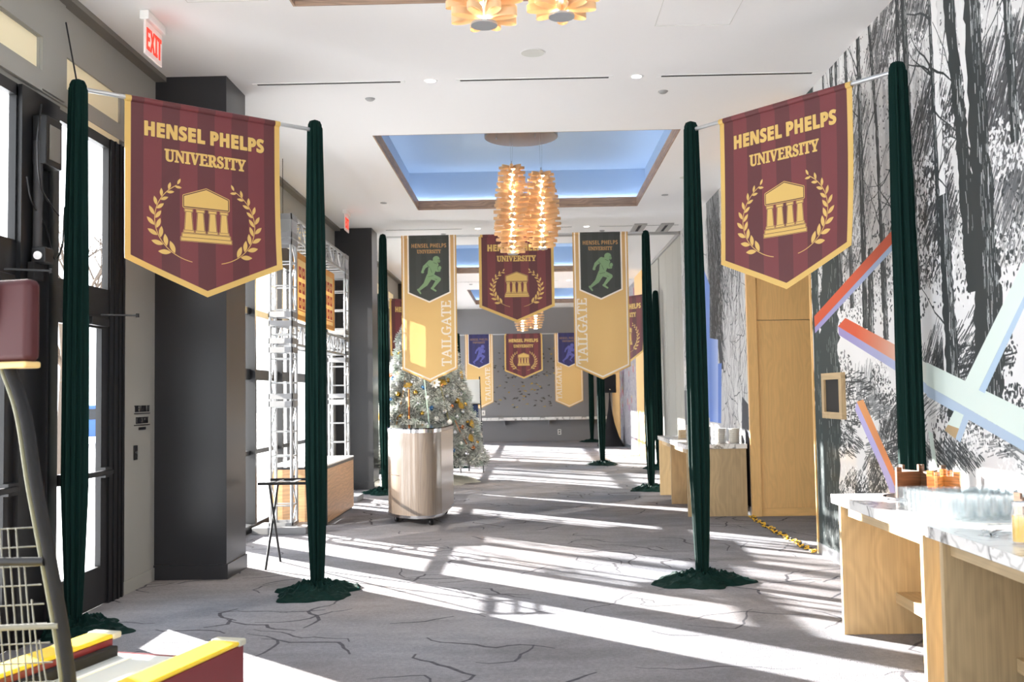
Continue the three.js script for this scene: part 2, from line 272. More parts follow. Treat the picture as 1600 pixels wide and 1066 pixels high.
// right wall
const muralTex = canvasTex(2048, 1726, drawMural, 5.28, 4.45); muralTex.offset.set(9.88 / 5.28, -0.1 / 4.45); muralTex.wrapS = THREE.MirroredRepeatWrapping;
const mural2Tex = canvasTex(1024, 850, drawMural2, 5.4, 4.45); mural2Tex.offset.set(18.2 / 5.4, -0.1 / 4.45);
const mural3Tex = canvasTex(768, 600, drawMural3, 5.7, 4.45); mural3Tex.offset.set(31.3 / 5.7, -0.1 / 4.45);
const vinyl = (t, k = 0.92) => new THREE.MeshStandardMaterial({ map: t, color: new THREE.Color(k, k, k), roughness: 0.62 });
{
  const w = struct('wall_right', box(XR, XR + 0.15, 0, HC + 0.1, -9.88, -2.4), vinyl(muralTex));
  struct('wall_right', box(XR, XR + 0.15, 0, HC + 0.1, -18.2, -12.86), vinyl(mural2Tex));
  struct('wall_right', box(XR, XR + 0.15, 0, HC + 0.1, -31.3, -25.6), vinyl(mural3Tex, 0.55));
  { const g = structGroup('window'); for (const z of [-2.4, -0.3, 1.8, 3.9, 6]) struct('mullion', box(XR, XR + 0.15, 0, HC, z - 0.05, z + 0.05), M.black, g); struct('head', box(XR, XR + 0.15, 4.3, HC + 0.1, -2.4, ZN), M.black, g); for (let i = 0; i < 4; i++) { const q = new THREE.PlaneGeometry(2, 4.3); q.rotateY(-PI / 2); q.translate(XR + 0.07, 2.15, -1.35 + i * 2.1); struct('pane', q, M.glass, g); } }  // unseen stretch of right wall, glazing added for extra fill light
  struct('baseboard_right', merge([box(XR - 0.012, XR, 0, 0.11, -9.88, ZN), box(XR - 0.012, XR, 0, 0.11, -18.2, -12.9), box(XR - 0.012, XR, 0, 0.11, -31.3, -25.6)]), M.kick);
  struct('trim', box(XR - 0.014, XR + 0.16, 0, HC, -9.91, -9.88), M.portal);
  const r = structGroup('wall_recess');
  struct('return_wall', box(XR + 0.15, 4.5, 0, HC + 0.1, -9.88, -9.7), M.wall, r);
  struct('side_wall', box(4.4, 4.55, 0, HC + 0.1, -12.9, -9.88), M.wall, r);
  struct('jamb_board', box(XR - 0.005, XR + 0.115, 0, HC, -12.86, -12.79, 'y', 0.3), M.portal, r);
  struct('wood_panel', rbox(XR + 0.115, 4.4, 0.1, 2.497, -12.86, -12.82, 0.004, 'y', 0.9), M.portal, r);
  struct('wood_panel', rbox(XR + 0.115, 4.4, 2.503, HC, -12.86, -12.82, 0.004, 'y', 1.7), M.portal, r);
  struct('plinth', box(XR + 0.115, 4.4, 0, 0.1, -12.86, -12.815, 'x'), M.portal, r);
  struct('backing', box(XR + 0.1, 4.55, 0, HC + 0.1, -13.0, -12.86), M.wall, r);
  struct('header', box(XR - 0.005, XR + 0.15, 3.9, HC, -12.79, -9.91, 'z', 0.2), M.portal, r);
  const p = structGroup('wall_partition'), zs = [-18.2, -18.62, -19.28, -20.27, -21.3, -21.42, -22.69, -23.9];
  for (let i = 1; i < zs.length; i++) struct('partition_panel', rbox(XR + (i === 5 ? 0.03 : 0), XR + 0.12, 0.02, HC - 0.06, zs[i] + 0.006, zs[i - 1] - 0.006, 0.005), i === 5 ? M.partitionDark : M.partition, p);
  struct('backing', box(XR + 0.12, XR + 0.2, 0, HC + 0.1, -25.6, -18.2), M.partitionDark, p);
  struct('track', box(XR - 0.03, XR + 0.14, HC - 0.06, HC, -23.9, -18.2), M.rail, p);
  struct('track', box(0.2, XR - 0.03, HC - 0.035, HC, -18.4, -18.25), M.rail, p);
  struct('wall_pillar', box(XR - 0.08, XR + 0.12, 0, HC, -25.6, -23.9, 'y', 0.6), M.portal);
  struct('wall_pillar', box(XR - 0.02, XR + 0.15, 0, HC, ZE, -31.3, 'y', 1.1), M.portal);
}
struct('wall_end', box(-3.7, 4.6, 0, 5.2, ZE - 0.2, ZE), M.backWall);
struct('baseboard_end', box(XL, XR, 0, 0.1, ZE, ZE + 0.015), M.backWall);
{ // unseen wall behind the viewer, glazing added to bring in fill light
  const w = structGroup('wall_fill_glazing');
  struct('wall_panel', merge([box(-3.7, -3.0, 0, 5.2, ZN, ZN + 0.2), box(2.4, 2.95, 0, 5.2, ZN, ZN + 0.2), box(-3.0, 2.4, 4.45, 5.2, ZN, ZN + 0.2)]), M.wall, w);
  for (const x of [-3, -1.65, -0.3, 1.05, 2.4]) struct('mullion', box(x - 0.04, x + 0.04, 0, 4.45, ZN, ZN + 0.14), M.black, w);
  for (let i = 0; i < 4; i++) { const g = new THREE.PlaneGeometry(1.27, 4.4); g.translate(-2.325 + i * 1.35, 2.22, ZN + 0.07); struct('pane', g, M.glass, w); }
  struct('roof', box(-3.7, 2.95, 5.25, 5.4, ZE - 0.2, ZN + 0.3), M.wall);
  struct('floor', box(2.95, 4.6, -0.2, 0, ZE - 0.2, -9.6), M.carpet);
}
// ---------- outside ----------
struct('ground', box(-90, XL - 0.12, -0.3, -0.03, -110, 60), M.snow);
struct('ground', box(XL - 0.16, 60, -0.3, -0.03, ZN + 0.2, 60), M.snow);
struct('ground', box(4.6, 60, -0.3, -0.03, -9, ZN + 0.2), M.snow);
// ---------- printed wallcoverings ----------
function drawMural(c, w, h) {
  const K = w / 5.28, X = (s) => s * K, Y = (y) => (4.55 - y) * K;
  c.fillStyle = '#d6d6d5'; c.fillRect(0, 0, w, h); c.lineCap = 'butt';
  const stroke = (x, y, a, len, lw, col) => { c.strokeStyle = col; c.lineWidth = lw; c.beginPath(); c.moveTo(x - Math.cos(a) * len / 2, y - Math.sin(a) * len / 2); c.lineTo(x + Math.cos(a) * len / 2, y + Math.sin(a) * len / 2); c.stroke(); };
  for (let i = 0; i < 90; i++) { const x = rr(0, w); stroke(x, rr(0, h * 0.5), PI / 2 + rr(-0.04, 0.04), rr(200, 900), rr(6, 34), `rgba(${rnd() < 0.5 ? '170,170,172' : '238,238,238'},0.5)`); }
  // hatched thickets
  const hatch = (sx, sy, rx, ry, a, n, dark) => { for (let i = 0; i < n * 1.7; i++) { const t = rr(0, 2 * PI), q = Math.sqrt(rnd()); stroke(X(sx + Math.cos(t) * q * rx), Y(sy + Math.sin(t) * q * ry), a + rr(-0.12, 0.12), rr(20, 85), rr(1.4, 4.6), `rgba(${dark},${rr(0.45, 0.95).toFixed(2)})`); } };
  hatch(4.0, 3.4, 0.75, 0.3, -0.95, 700, '40,43,45'); hatch(4.6, 3.1, 0.8, 0.5, -0.95, 700, '70,72,74'); hatch(3.0, 3.3, 0.35, 0.45, -0.9, 420, '40,43,45'); hatch(2.5, 4.3, 0.7, 0.3, -0.9, 520, '60,62,64');
  hatch(2.9, 2.75, 0.5, 0.4, -0.8, 500, '35,38,40'); hatch(1.2, 3.2, 0.6, 0.6, -0.9, 420, '70,72,74'); hatch(4.4, 4.2, 0.7, 0.35, -0.9, 320, '90,92,94'); hatch(1.0, 3.9, 0.8, 0.4, -0.9, 500, '60,62,64'); hatch(4.3, 2.5, 0.7, 0.35, -0.9, 480, '90,92,94');
  const speck = (sx, sy, rx, ry, n, col, s0, s1) => { for (let i = 0; i < n; i++) { const t = rr(0, 2 * PI), q = Math.sqrt(rnd()), x = X(sx + Math.cos(t) * q * rx), y = Y(sy + Math.sin(t) * q * ry), a = rr(0, PI); c.fillStyle = col; c.beginPath(); c.ellipse(x, y, rr(s0, s1), rr(s0, s1) * 0.55, a, 0, 2 * PI); c.fill(); } };
  speck(2.0, 3.4, 2.4, 1.3, 1700, 'rgba(35,40,42,0.85)', 1.5, 7); for (let k = 0; k < 16; k++) speck(rr(0, 5.2), rr(2.5, 4.4), 0.3, 0.2, 160, 'rgba(232,232,232,0.95)', 3, 11); speck(2.4, 3.6, 2.6, 1.0, 900, 'rgba(240,240,240,0.8)', 1.5, 7);
  // snowy ground
  c.fillStyle = '#e6e6e6'; c.fillRect(0, Y(2.3), w, h); speck(2.6, 2.35, 2.8, 0.25, 1300, 'rgba(235,235,235,0.9)', 3, 11); speck(2.6, 2.5, 2.8, 0.4, 1500, 'rgba(36,42,44,0.85)', 2, 9);
  for (let k = 0; k < 44; k++) hatch(rr(0.6, 5.2), rr(0.3, 1.9), rr(0.2, 0.5), rr(0.08, 0.25), rr(-1.6, 0.6), 90, rnd() < 0.6 ? '30,36,38' : '110,114,116');
  for (let k = 0; k < 40; k++) speck(rr(0.6, 5.2), rr(0.2, 1.9), rr(0.2, 0.5), rr(0.1, 0.25), 160, rnd() < 0.55 ? 'rgba(34,40,42,0.85)' : 'rgba(245,245,245,0.9)', 2, 9);
  // trunks
  const poly = (pts, col) => { c.fillStyle = col; c.beginPath(); pts.forEach(([s, y], i) => (i ? c.lineTo(X(s), Y(y)) : c.moveTo(X(s), Y(y)))); c.fill(); };
  function trunk(pts, w0, w1, col = '#252d2e', bark = 0.5, branches = 0) {
    const at = (t) => { const f = t * (pts.length - 1), i = Math.min(pts.length - 2, Math.floor(f)), k = f - i; return [pts[i][0] + (pts[i + 1][0] - pts[i][0]) * k, pts[i][1] + (pts[i + 1][1] - pts[i][1]) * k]; };
    const N = 60, L = [], Q = [];
    for (let i = 0; i <= N; i++) { const p = at(i / N), ww = (w0 + (w1 - w0) * i / N) / 2; L.push([p[0] - ww * rr(0.8, 1.15), p[1]]); Q.unshift([p[0] + ww * rr(0.8, 1.15), p[1]]); }
    poly([...L, ...Q], col);
    for (let i = 0; i < 160 * bark; i++) { const t = rnd(), p = at(t), ww = w0 + (w1 - w0) * t; stroke(X(p[0] + rr(-0.1, 0.5) * ww), Y(p[1]), PI / 2 + rr(-0.15, 0.15), rr(8, 50), rr(1, 3.5), `rgba(225,228,228,${rr(0.4, 0.95).toFixed(2)})`); }
    for (let i = 0; i < branches; i++) {
      let [s, y] = at(rr(0.05, 0.8)), a = (rnd() < 0.62 ? 1 : -1) * rr(0.5, 1.1), lw = rr(3, 8); const dir = rnd() < 0.6 ? -1 : 1;
      for (let k = 0; k < 6; k++) { const ns = s + dir * Math.cos(a) * 0.1, ny = y + Math.sin(a) * 0.1 * (dir < 0 ? -1 : 1); c.strokeStyle = col; c.lineWidth = lw; c.lineCap = 'round'; c.beginPath(); c.moveTo(X(s), Y(y)); c.lineTo(X(ns), Y(ny)); c.stroke(); s = ns; y = ny; a += rr(-0.3, 0.3); lw *= 0.82; }
    }
    c.lineCap = 'butt';
  }
  for (const s of [0.25, 0.62, 1.0, 1.28, 2.5, 4.5, 4.9]) trunk([[s, 4.6], [s - 0.03, 3.4], [s - 0.06, 2.3]], 0.07, 0.1, s > 4 ? '#7d7f80' : '#2c3233', 0.5, 4);
  trunk([[1.61, 4.6], [1.59, 3.78], [1.57, 2.98], [1.55, 2.1]], 0.09, 0.13, '#232b2c', 0.5, 9); trunk([[1.88, 4.6], [1.98, 3.68], [1.99, 2.9], [1.99, 2.2]], 0.06, 0.08, '#232b2c', 0.3, 8);
  trunk([[3.14, 4.6], [3.14, 3.59], [3.16, 2.7], [3.17, 1.6]], 0.12, 0.16, '#e4e4e3', 0.2, 0); trunk([[3.08, 4.6], [3.09, 3.59], [3.1, 2.5]], 0.05, 0.07, '#2a3132', 0.4, 12);
  trunk([[3.34, 4.6], [3.45, 3.6], [3.5, 3.3], [3.56, 2.6], [3.6, 2.2]], 0.15, 0.22, '#20292a', 0.35, 9); trunk([[3.5, 4.6], [3.62, 3.6], [3.72, 2.8], [3.75, 1.9]], 0.13, 0.18, '#dddddc', 1, 0);
  trunk([[3.7, 4.6], [3.72, 3.9], [3.76, 2.6], [3.77, 2.2], [3.74, 1.5]], 0.18, 0.4, '#222a2b', 1.6, 3); trunk([[3.19, 2.9], [3.19, 2.5], [3.21, 2.1], [3.24, 1.4]], 0.16, 0.22, '#222a2b', 0.9, 1);
  trunk([[1.73, 2.75], [1.7, 2.3], [1.67, 2.0]], 0.12, 0.16, '#2a3132', 0.3, 0); trunk([[2.04, 2.9], [2.03, 2.4], [2.02, 1.98]], 0.08, 0.12, '#2a3132', 0.3, 0); trunk([[4.75, 2.2], [4.7, 1.5]], 0.3, 0.34, '#454d4e', 0.6, 0);
  trunk([[0.62, 4.0], [0.62, 2.72], [0.5, 1.9], [0.4, 1.05], [0.32, 0]], 0.5, 0.75, '#2a3636', 1.7, 3); trunk([[0.12, 4.6], [0.12, 2.0], [0.1, 0]], 0.2, 0.26, '#28393a', 0.5, 2);
  for (const [s, w, y0, y1] of [[2.62, 0.1, 4.6, 2.3], [4.15, 0.08, 4.6, 3.0], [0.85, 0.09, 4.6, 2.4], [4.95, 0.16, 4.2, 1.6], [2.28, 0.09, 3.4, 2.1]]) trunk([[s, y0], [s + 0.02, (y0 + y1) / 2], [s + 0.05, y1]], w, w * 1.5, '#232b2c', 0.6, 6);
  // floating painted beams
  const grad = (a, b, c0, c1) => { const g = c.createLinearGradient(X(a[0]), Y(a[1]), X(b[0]), Y(b[1])); g.addColorStop(0, c0); g.addColorStop(1, c1); return g; };
  poly([[0.07, 2.32], [2.35, 2.84], [2.35, 2.74], [0.08, 2.21]], '#d2552f'); poly([[0.08, 2.21], [2.35, 2.74], [2.35, 2.69], [0.08, 2.15]], grad([0.1, 2.2], [2.3, 2.7], '#9a8fc4', '#9db8d2'));
  poly([[0.81, 2.17], [1.03, 2.23], [2.34, 1.9], [2.85, 1.76], [2.83, 1.61], [2.34, 1.77]], grad([1.3, 2.1], [2.85, 1.7], '#d2552f', '#dcebe4')); poly([[0.81, 2.17], [0.83, 2.09], [2.33, 1.7], [2.82, 1.54], [2.83, 1.61], [2.34, 1.77]], grad([1, 2.1], [2.8, 1.6], '#9a8fc4', '#b3c8de'));
  poly([[2.8, 1.78], [4.16, 1.47], [5.28, 1.18], [5.28, 0.98], [4.15, 1.29], [2.78, 1.62]], '#dcebe4'); poly([[2.78, 1.62], [4.15, 1.29], [5.28, 0.98], [5.28, 0.9], [4.14, 1.23], [2.78, 1.54]], '#b3c8de');
  poly([[5.28, 3.18], [4.24, 2.31], [3.41, 1.64], [3.6, 1.58], [4.22, 2.11], [5.28, 2.98]], '#dcebe4'); poly([[5.28, 2.98], [4.22, 2.11], [3.6, 1.58], [3.68, 1.56], [4.21, 2.04], [5.28, 2.9]], '#b3cce2');
  poly([[3.23, 1.45], [3.37, 1.42], [3.23, 1.26], [3.06, 1.31]], '#dcebe4'); poly([[3.12, 1.35], [3.29, 1.33], [3.23, 1.26], [3.06, 1.31]], '#b79d76'); poly([[3.37, 1.42], [3.44, 1.39], [3.3, 1.24], [3.23, 1.26]], '#b3c8de');
  poly([[1.26, 1.49], [1.43, 1.51], [2.15, 0.92], [2.6, 0.5], [2.45, 0.48], [2.02, 0.91]], grad([1.3, 1.5], [2.6, 0.5], '#d9985c', '#dc7a4e')); poly([[1.26, 1.49], [2.02, 0.91], [2.45, 0.48], [2.32, 0.46], [1.87, 0.9], [1.21, 1.42]], '#b4aee0');
  poly([[2.78, 1.3], [2.86, 1.28], [2.98, 0.8], [2.9, 0.8]], '#dcebe4');
}
function drawMural2(c, w, h) {
  const K = w / 5.4, X = (s) => s * K, Y = (y) => (4.55 - y) * K;
  c.fillStyle = '#d3d3d3'; c.fillRect(0, 0, w, h);
  const poly = (pts, col) => { c.fillStyle = col; c.beginPath(); pts.forEach(([s, y], i) => (i ? c.lineTo(X(s), Y(y)) : c.moveTo(X(s), Y(y)))); c.fill(); };
  const crack = (s, y, n, lw, col, bias) => { let a = PI / 2 + rr(-0.5, 0.5); c.strokeStyle = col; for (let k = 0; k < n; k++) { a += rr(-0.7, 0.7); a += (PI / 2 - a) * bias; const ns = s + Math.cos(a) * 0.08, ny = y - Math.sin(a) * 0.08; c.lineWidth = lw * rr(0.4, 1.2); c.beginPath(); c.moveTo(X(s), Y(y)); c.lineTo(X(ns), Y(ny)); c.stroke(); s = ns; y = ny; } };
  poly([[2.7, 4.6], [3.75, 4.6], [3.6, 3.2], [3.37, 2.35], [2.69, 2.41]], '#8a8d90');
  for (let i = 0; i < 260; i++) crack(rr(2.7, 3.7), rr(2.5, 4.6), 9, rr(2, 7), 'rgba(30,34,38,0.85)', 0.25);
  for (let i = 0; i < 300; i++) crack(rr(3.7, 5.4), rr(0.4, 4.6), 8, rr(1, 3.2), 'rgba(60,64,70,0.8)', 0.08);
  for (let i = 0; i < 60; i++) crack(rr(3.5, 5.4), rr(3.2, 4.6), 10, rr(3, 6), 'rgba(40,44,48,0.85)', 0.2);
  for (let i = 0; i < 300; i++) crack(rr(0, 2.2), rr(0.2, 4.6), 9, rr(1.5, 5), 'rgba(50,54,58,0.8)', 0.15);
  poly([[3.28, 2.4], [3.55, 2.4], [3.75, 1.9], [3.5, 1.9]], '#3b4046'); poly([[0, 1.6], [0.5, 1.6], [0.9, 0.5], [0, 0.5]], '#4d5156');
  poly([[2.2, 3.62], [2.81, 3.23], [2.51, 1.16], [2.1, 1.16]], '#6f93dc');
  const g = c.createLinearGradient(X(2.6), 0, X(3.4), 0); g.addColorStop(0, '#5a80d4'); g.addColorStop(1, '#b9c9f0'); poly([[2.69, 2.41], [3.37, 2.35], [3.2, 1.1], [2.51, 1.1]], g);
  poly([[3.32, 1.99], [3.6, 1.99], [3.44, 1.1], [3.2, 1.1]], '#5f86d8'); poly([[4.94, 1.5], [5.3, 1.4], [5.3, 0], [4.7, 0]], '#2b2f3a');
}
function drawMural3(c, w, h) {
  c.fillStyle = '#c9c5cc'; c.fillRect(0, 0, w, h);
  for (let i = 0; i < 2600; i++) { const q = rnd(); c.strokeStyle = q < 0.45 ? 'rgba(70,70,86,0.8)' : q < 0.8 ? 'rgba(238,236,240,0.9)' : 'rgba(150,140,180,0.8)'; c.lineWidth = rr(1, 3); c.beginPath(); const x = rr(0, w), y = rr(0, h); c.moveTo(x, y); c.quadraticCurveTo(x + rr(-14, 14), y + rr(-14, 14), x + rr(-12, 12), y + rr(-26, 26)); c.stroke(); }
  for (let i = 0; i < 46; i++) { const x = rr(10, w - 40), y = rr(10, h - 40), s = rr(16, 26); c.fillStyle = ['#d9566a', '#e0695c', '#c766a8', '#d84f4f'][i % 4]; c.fillRect(x, y, s, s); if (i % 3) { c.fillStyle = '#ead36a'; c.fillRect(x, y - 7, s, 8); } c.strokeStyle = '#d0607a'; c.lineWidth = 2; c.beginPath(); c.moveTo(x + s / 2, y + s); c.lineTo(x + s / 2, y + s + rr(20, 70)); c.stroke(); }
}
// ---------- printed banners ----------
function crest(c, K, W) {                                // K pixels per metre, W width in metres: the maroon university print
  const w = W * K, gold = '#d9b566', dark = '#4a2426', X = (u) => u * w, Y = (v) => v * K, s = W / 1.25, H = (v) => v * s * K;
  for (let i = 0; i < 9; i++) { c.fillStyle = i % 2 ? '#743236' : '#5c2a2d'; c.fillRect(X(i / 9), 0, X(1 / 9) + 1, K * 2); }
  c.textAlign = 'center'; c.textBaseline = 'alphabetic'; c.lineJoin = 'round';
  const text = (t, font, y, h, width) => {
    c.save(); c.font = `bold 200px ${font}`; const m = c.measureText(t).width; c.translate(w / 2, y); c.scale(width / m, h / 146);
    c.strokeStyle = dark; c.lineWidth = 26; c.strokeText(t, 0, 0); c.fillStyle = gold; c.fillText(t, 0, 0); c.strokeStyle = gold; c.lineWidth = font === 'serif' ? 13 : 15; c.strokeText(t, 0, 0); c.restore();
  };
  text('HENSEL PHELPS', 'sans-serif', H(0.245), H(0.106), w * 0.78); text('UNIVERSITY', 'serif', H(0.42), H(0.09), w * 0.52);
  const poly = (p, lw = 5) => { c.beginPath(); p.forEach(([u, v], i) => (i ? c.lineTo(X(0.5) + u * s * K, H(v)) : c.moveTo(X(0.5) + u * s * K, H(v)))); c.closePath(); c.strokeStyle = gold; c.lineWidth = lw * K / 600 * 3; c.stroke(); c.strokeStyle = dark; c.lineWidth = lw * K / 600 * 1.6; c.stroke(); c.fillStyle = gold; c.fill(); };
  poly([[0, 0.61], [0.175, 0.675], [0.175, 0.755], [-0.175, 0.755], [-0.175, 0.675]]);
  for (const x of [-0.14, -0.048, 0.048, 0.14]) { poly([[x - 0.03, 0.775], [x + 0.03, 0.775], [x + 0.03, 0.79], [x - 0.03, 0.79]], 2); poly([[x - 0.02, 0.795], [x + 0.02, 0.795], [x + 0.03, 0.935], [x - 0.03, 0.935]], 2.4); poly([[x - 0.038, 0.94], [x + 0.038, 0.94], [x + 0.04, 0.955], [x - 0.04, 0.955]], 2); }
  poly([[-0.19, 0.965], [0.19, 0.965], [0.19, 0.99], [-0.19, 0.99]], 2.4); poly([[-0.2, 0.995], [0.2, 0.995], [0.2, 1.02], [-0.2, 1.02]], 2.4);
  for (const sd of [-1, 1]) {                            // laurel sprays
    const q = (t) => { const a = R(-78 + 140 * t); return [sd * (0.04 + 0.36 * Math.cos(a)), 0.87 - 0.32 * Math.sin(a)]; };
    c.strokeStyle = gold; c.lineWidth = 0.006 * s * K; c.beginPath(); for (let i = 0; i <= 30; i++) { const p = q(i / 30 * 0.97), x = X(0.5) + p[0] * s * K, y = H(p[1]); i ? c.lineTo(x, y) : c.moveTo(x, y); } c.stroke();
    for (let k = 0; k < 9; k++) for (const e of [-1, 1]) {
      const t = 0.16 + k * 0.098 + (e > 0 ? 0.03 : 0), p = q(t), p2 = q(t + 0.02), dir = Math.atan2(p2[1] - p[1], p2[0] - p[0]) + e * sd * 0.62, L = (0.105 - 0.055 * k / 9) * s * K, wd = L * 0.36;
      c.save(); c.translate(X(0.5) + p[0] * s * K, H(p[1])); c.rotate(dir); c.fillStyle = gold; c.beginPath(); c.moveTo(L * 0.1, 0); c.quadraticCurveTo(L * 0.55, -wd, L * 1.05, 0); c.quadraticCurveTo(L * 0.55, wd, L * 0.1, 0); c.fill(); c.restore();
    }
  }
}
function runner(c, x, y, h, col, line) {                 // print of a running football player
  const k = h / 320, T = (p) => [x + (p[0] - 390) * k, y + (p[1] - 390) * k];
  const limb = (a, b, w0, w1) => { const A = T(a), B = T(b), d = Math.atan2(B[1] - A[1], B[0] - A[0]) + PI / 2, u = [Math.cos(d), Math.sin(d)], r0 = w0 * k / 2, r1 = w1 * k / 2; c.fillStyle = col; c.beginPath(); c.moveTo(A[0] + u[0] * r0, A[1] + u[1] * r0); c.lineTo(B[0] + u[0] * r1, B[1] + u[1] * r1); c.lineTo(B[0] - u[0] * r1, B[1] - u[1] * r1); c.lineTo(A[0] - u[0] * r0, A[1] - u[1] * r0); c.fill(); c.beginPath(); c.arc(A[0], A[1], r0, 0, 7); c.arc(B[0], B[1], r1, 0, 7); c.fill(); };
  const dot = (p, rx, ry, a = 0, f = col) => { const q = T(p); c.fillStyle = f; c.beginPath(); c.ellipse(q[0], q[1], rx * k, ry * k, a, 0, 7); c.fill(); };
  limb([395, 570], [358, 640], 58, 40); limb([358, 640], [298, 692], 38, 20); limb([290, 690], [312, 722], 18, 14);
  limb([425, 480], [402, 565], 78, 56); limb([410, 572], [474, 600], 56, 42); limb([474, 602], [418, 678], 38, 20); limb([412, 678], [448, 702], 18, 15);
  limb([400, 448], [350, 486], 44, 30); limb([350, 486], [332, 524], 28, 20); dot([332, 532], 13, 12);
  limb([440, 470], [462, 518], 46, 30); limb([462, 518], [482, 520], 26, 22); dot([483, 500], 17, 22, 0.3, line); dot([484, 500], 14, 19, 0.3);
  dot([425, 462], 52, 30, 0.25); dot([455, 420], 31, 30); dot([478, 438], 14, 12); c.strokeStyle = line; c.lineWidth = 4 * k;
  for (const [a, b] of [[[468, 424], [490, 424]], [[468, 438], [492, 438]], [[430, 448], [462, 462]], [[402, 500], [416, 540]], [[380, 575], [430, 566]], [[440, 596], [462, 602]], [[372, 466], [396, 492]]]) { const A = T(a), B = T(b); c.beginPath(); c.moveTo(...A); c.lineTo(...B); c.stroke(); }
}
function pennant(c, K, side, panel, figure, line, letters) {   // gold tailgate print, side -1: word on the left
  const W = 0.92, X = (m) => m * K, g = c.createLinearGradient(0, 0, 0, X(1.3));
  g.addColorStop(0, '#cfa468'); g.addColorStop(1, '#e6c07a'); c.fillStyle = g; c.fillRect(0, 0, X(W), X(2.5));
  c.strokeStyle = '#f3eadb'; c.lineWidth = X(0.022); c.beginPath(); c.moveTo(X(0.035), -9); c.lineTo(X(0.035), X(2.18)); c.lineTo(X(W / 2), X(2.375)); c.lineTo(X(W - 0.035), X(2.18)); c.lineTo(X(W - 0.035), -9); c.stroke();
  c.fillStyle = panel; c.strokeStyle = '#f3eadb'; c.lineWidth = X(0.05); c.beginPath(); c.moveTo(X(0.125), -20); c.lineTo(X(0.125), X(0.92)); c.lineTo(X(W / 2), X(1.07)); c.lineTo(X(W - 0.125), X(0.92)); c.lineTo(X(W - 0.125), -20); c.stroke(); c.fill();
  c.globalAlpha = 0.1; c.fillStyle = '#000'; for (let i = 0; i < 4; i++) c.fillRect(X(0.15 + i * 0.18), 0, X(0.09), X(0.9)); c.globalAlpha = 1;
  const text = (t, f, y, h, w, col) => { c.save(); c.font = `bold 200px ${f}`; const m = c.measureText(t).width; c.textAlign = 'center'; c.translate(X(W / 2), X(y)); c.scale(X(w) / m, X(h) / 146); c.fillStyle = col; c.fillText(t, 0, 0); c.strokeStyle = col; c.lineWidth = f === 'serif' ? 12 : 4; c.strokeText(t, 0, 0); c.restore(); };
  text('HENSEL PHELPS', 'sans-serif', 0.172, 0.068, 0.59, letters); text('UNIVERSITY', 'serif', 0.268, 0.058, 0.4, letters);
  runner(c, X(W / 2), X(0.315), X(0.6), figure, line);
  c.save(); c.translate(X(side < 0 ? 0.215 : 0.815), X(2.16)); c.rotate(-PI / 2); c.font = 'normal 200px serif'; const m = c.measureText('TAILGATE').width; c.scale(X(1.1) / m, X(0.16) / 146); c.fillStyle = '#f3eadb'; c.fillText('TAILGATE', 0, 0); c.strokeStyle = '#f3eadb'; c.lineWidth = 5; c.strokeText('TAILGATE', 0, 0); c.restore();
}
function bannerTex(K, W, L, sideL, draw, border) {
  const t = canvasTex(Math.round(W * K), Math.round(L * K), (c, w, h) => {
    draw(c);
    if (border) { c.strokeStyle = border; c.lineWidth = (W > 1 ? 0.09 : 0.024) * K; c.beginPath(); c.moveTo(0, -20); c.lineTo(0, sideL * K); c.lineTo(w / 2, h); c.lineTo(w, sideL * K); c.lineTo(w, -20); c.stroke(); }
  }, 1, 1); t.wrapS = t.wrapT = THREE.ClampToEdgeWrapping; return t;
}
function bannerGeo(W, L, sideL, wave = 0.012, curl = 0.05, ph = 0) {     // pointed cloth with a front, a back and edges, 3 mm thick
  const nx = 24, ny = 30, P = [], U = [], I = [], th = 0.0015;
  for (const s of [1, -1]) for (let j = 0; j <= ny; j++) for (let i = 0; i <= nx; i++) {
    const u = i / nx, v = j / ny, len = sideL + (L - sideL) * (1 - Math.abs(2 * u - 1)), y = -v * len, z = wave * v * Math.sin(u * 7.5 + ph + v * 1.3) + curl * Math.pow(v, 3) * Math.pow(u, 6) * Math.cos(ph) + 0.02 * v * v;
    P.push((u - 0.5) * W, y, z + s * th); U.push(u, 1 - len * v / L);
  }
  const N = (nx + 1) * (ny + 1), id = (i, j) => j * (nx + 1) + i;
  for (let j = 0; j < ny; j++) for (let i = 0; i < nx; i++) { const a = id(i, j), b = id(i + 1, j), d = id(i, j + 1), e = id(i + 1, j + 1); I.push(a, d, b, b, d, e, a + N, b + N, d + N, b + N, e + N, d + N); }
  const g = new THREE.BufferGeometry(); g.setAttribute('position', new THREE.Float32BufferAttribute(P, 3)); g.setAttribute('uv', new THREE.Float32BufferAttribute(U, 2)); g.setIndex(I); g.computeVertexNormals();
  const rim = [], push = (a, b) => { const A = P.slice(a * 3, a * 3 + 3), B = P.slice(b * 3, b * 3 + 3), C = P.slice((a + N) * 3, (a + N) * 3 + 3), D = P.slice((b + N) * 3, (b + N) * 3 + 3); rim.push([A, C, B, B, C, D], [U[a * 2], U[a * 2 + 1], U[b * 2], U[b * 2 + 1]]); };
  for (let j = 0; j < ny; j++) { push(id(0, j + 1), id(0, j)); push(id(nx, j), id(nx, j + 1)); }
  for (let i = 0; i < nx; i++) push(id(i + 1, ny), id(i, ny));
  const rp = [], ru = []; for (let k = 0; k < rim.length; k += 2) { rp.push(...rim[k].flat()); const [a, b, c2, d] = rim[k + 1]; ru.push(a, b, a, b, c2, d, c2, d, a, b, c2, d); }
  const r = new THREE.BufferGeometry(); r.setAttribute('position', new THREE.Float32BufferAttribute(rp, 3)); r.setAttribute('uv', new THREE.Float32BufferAttribute(ru, 2)); r.computeVertexNormals();
  return merge([g, r]);
}
const cloth = (t) => new THREE.MeshPhysicalMaterial({ map: t, roughness: 0.6, transmission: 0.12, thickness: 0, clearcoat: 0.15, clearcoatRoughness: 0.35 });
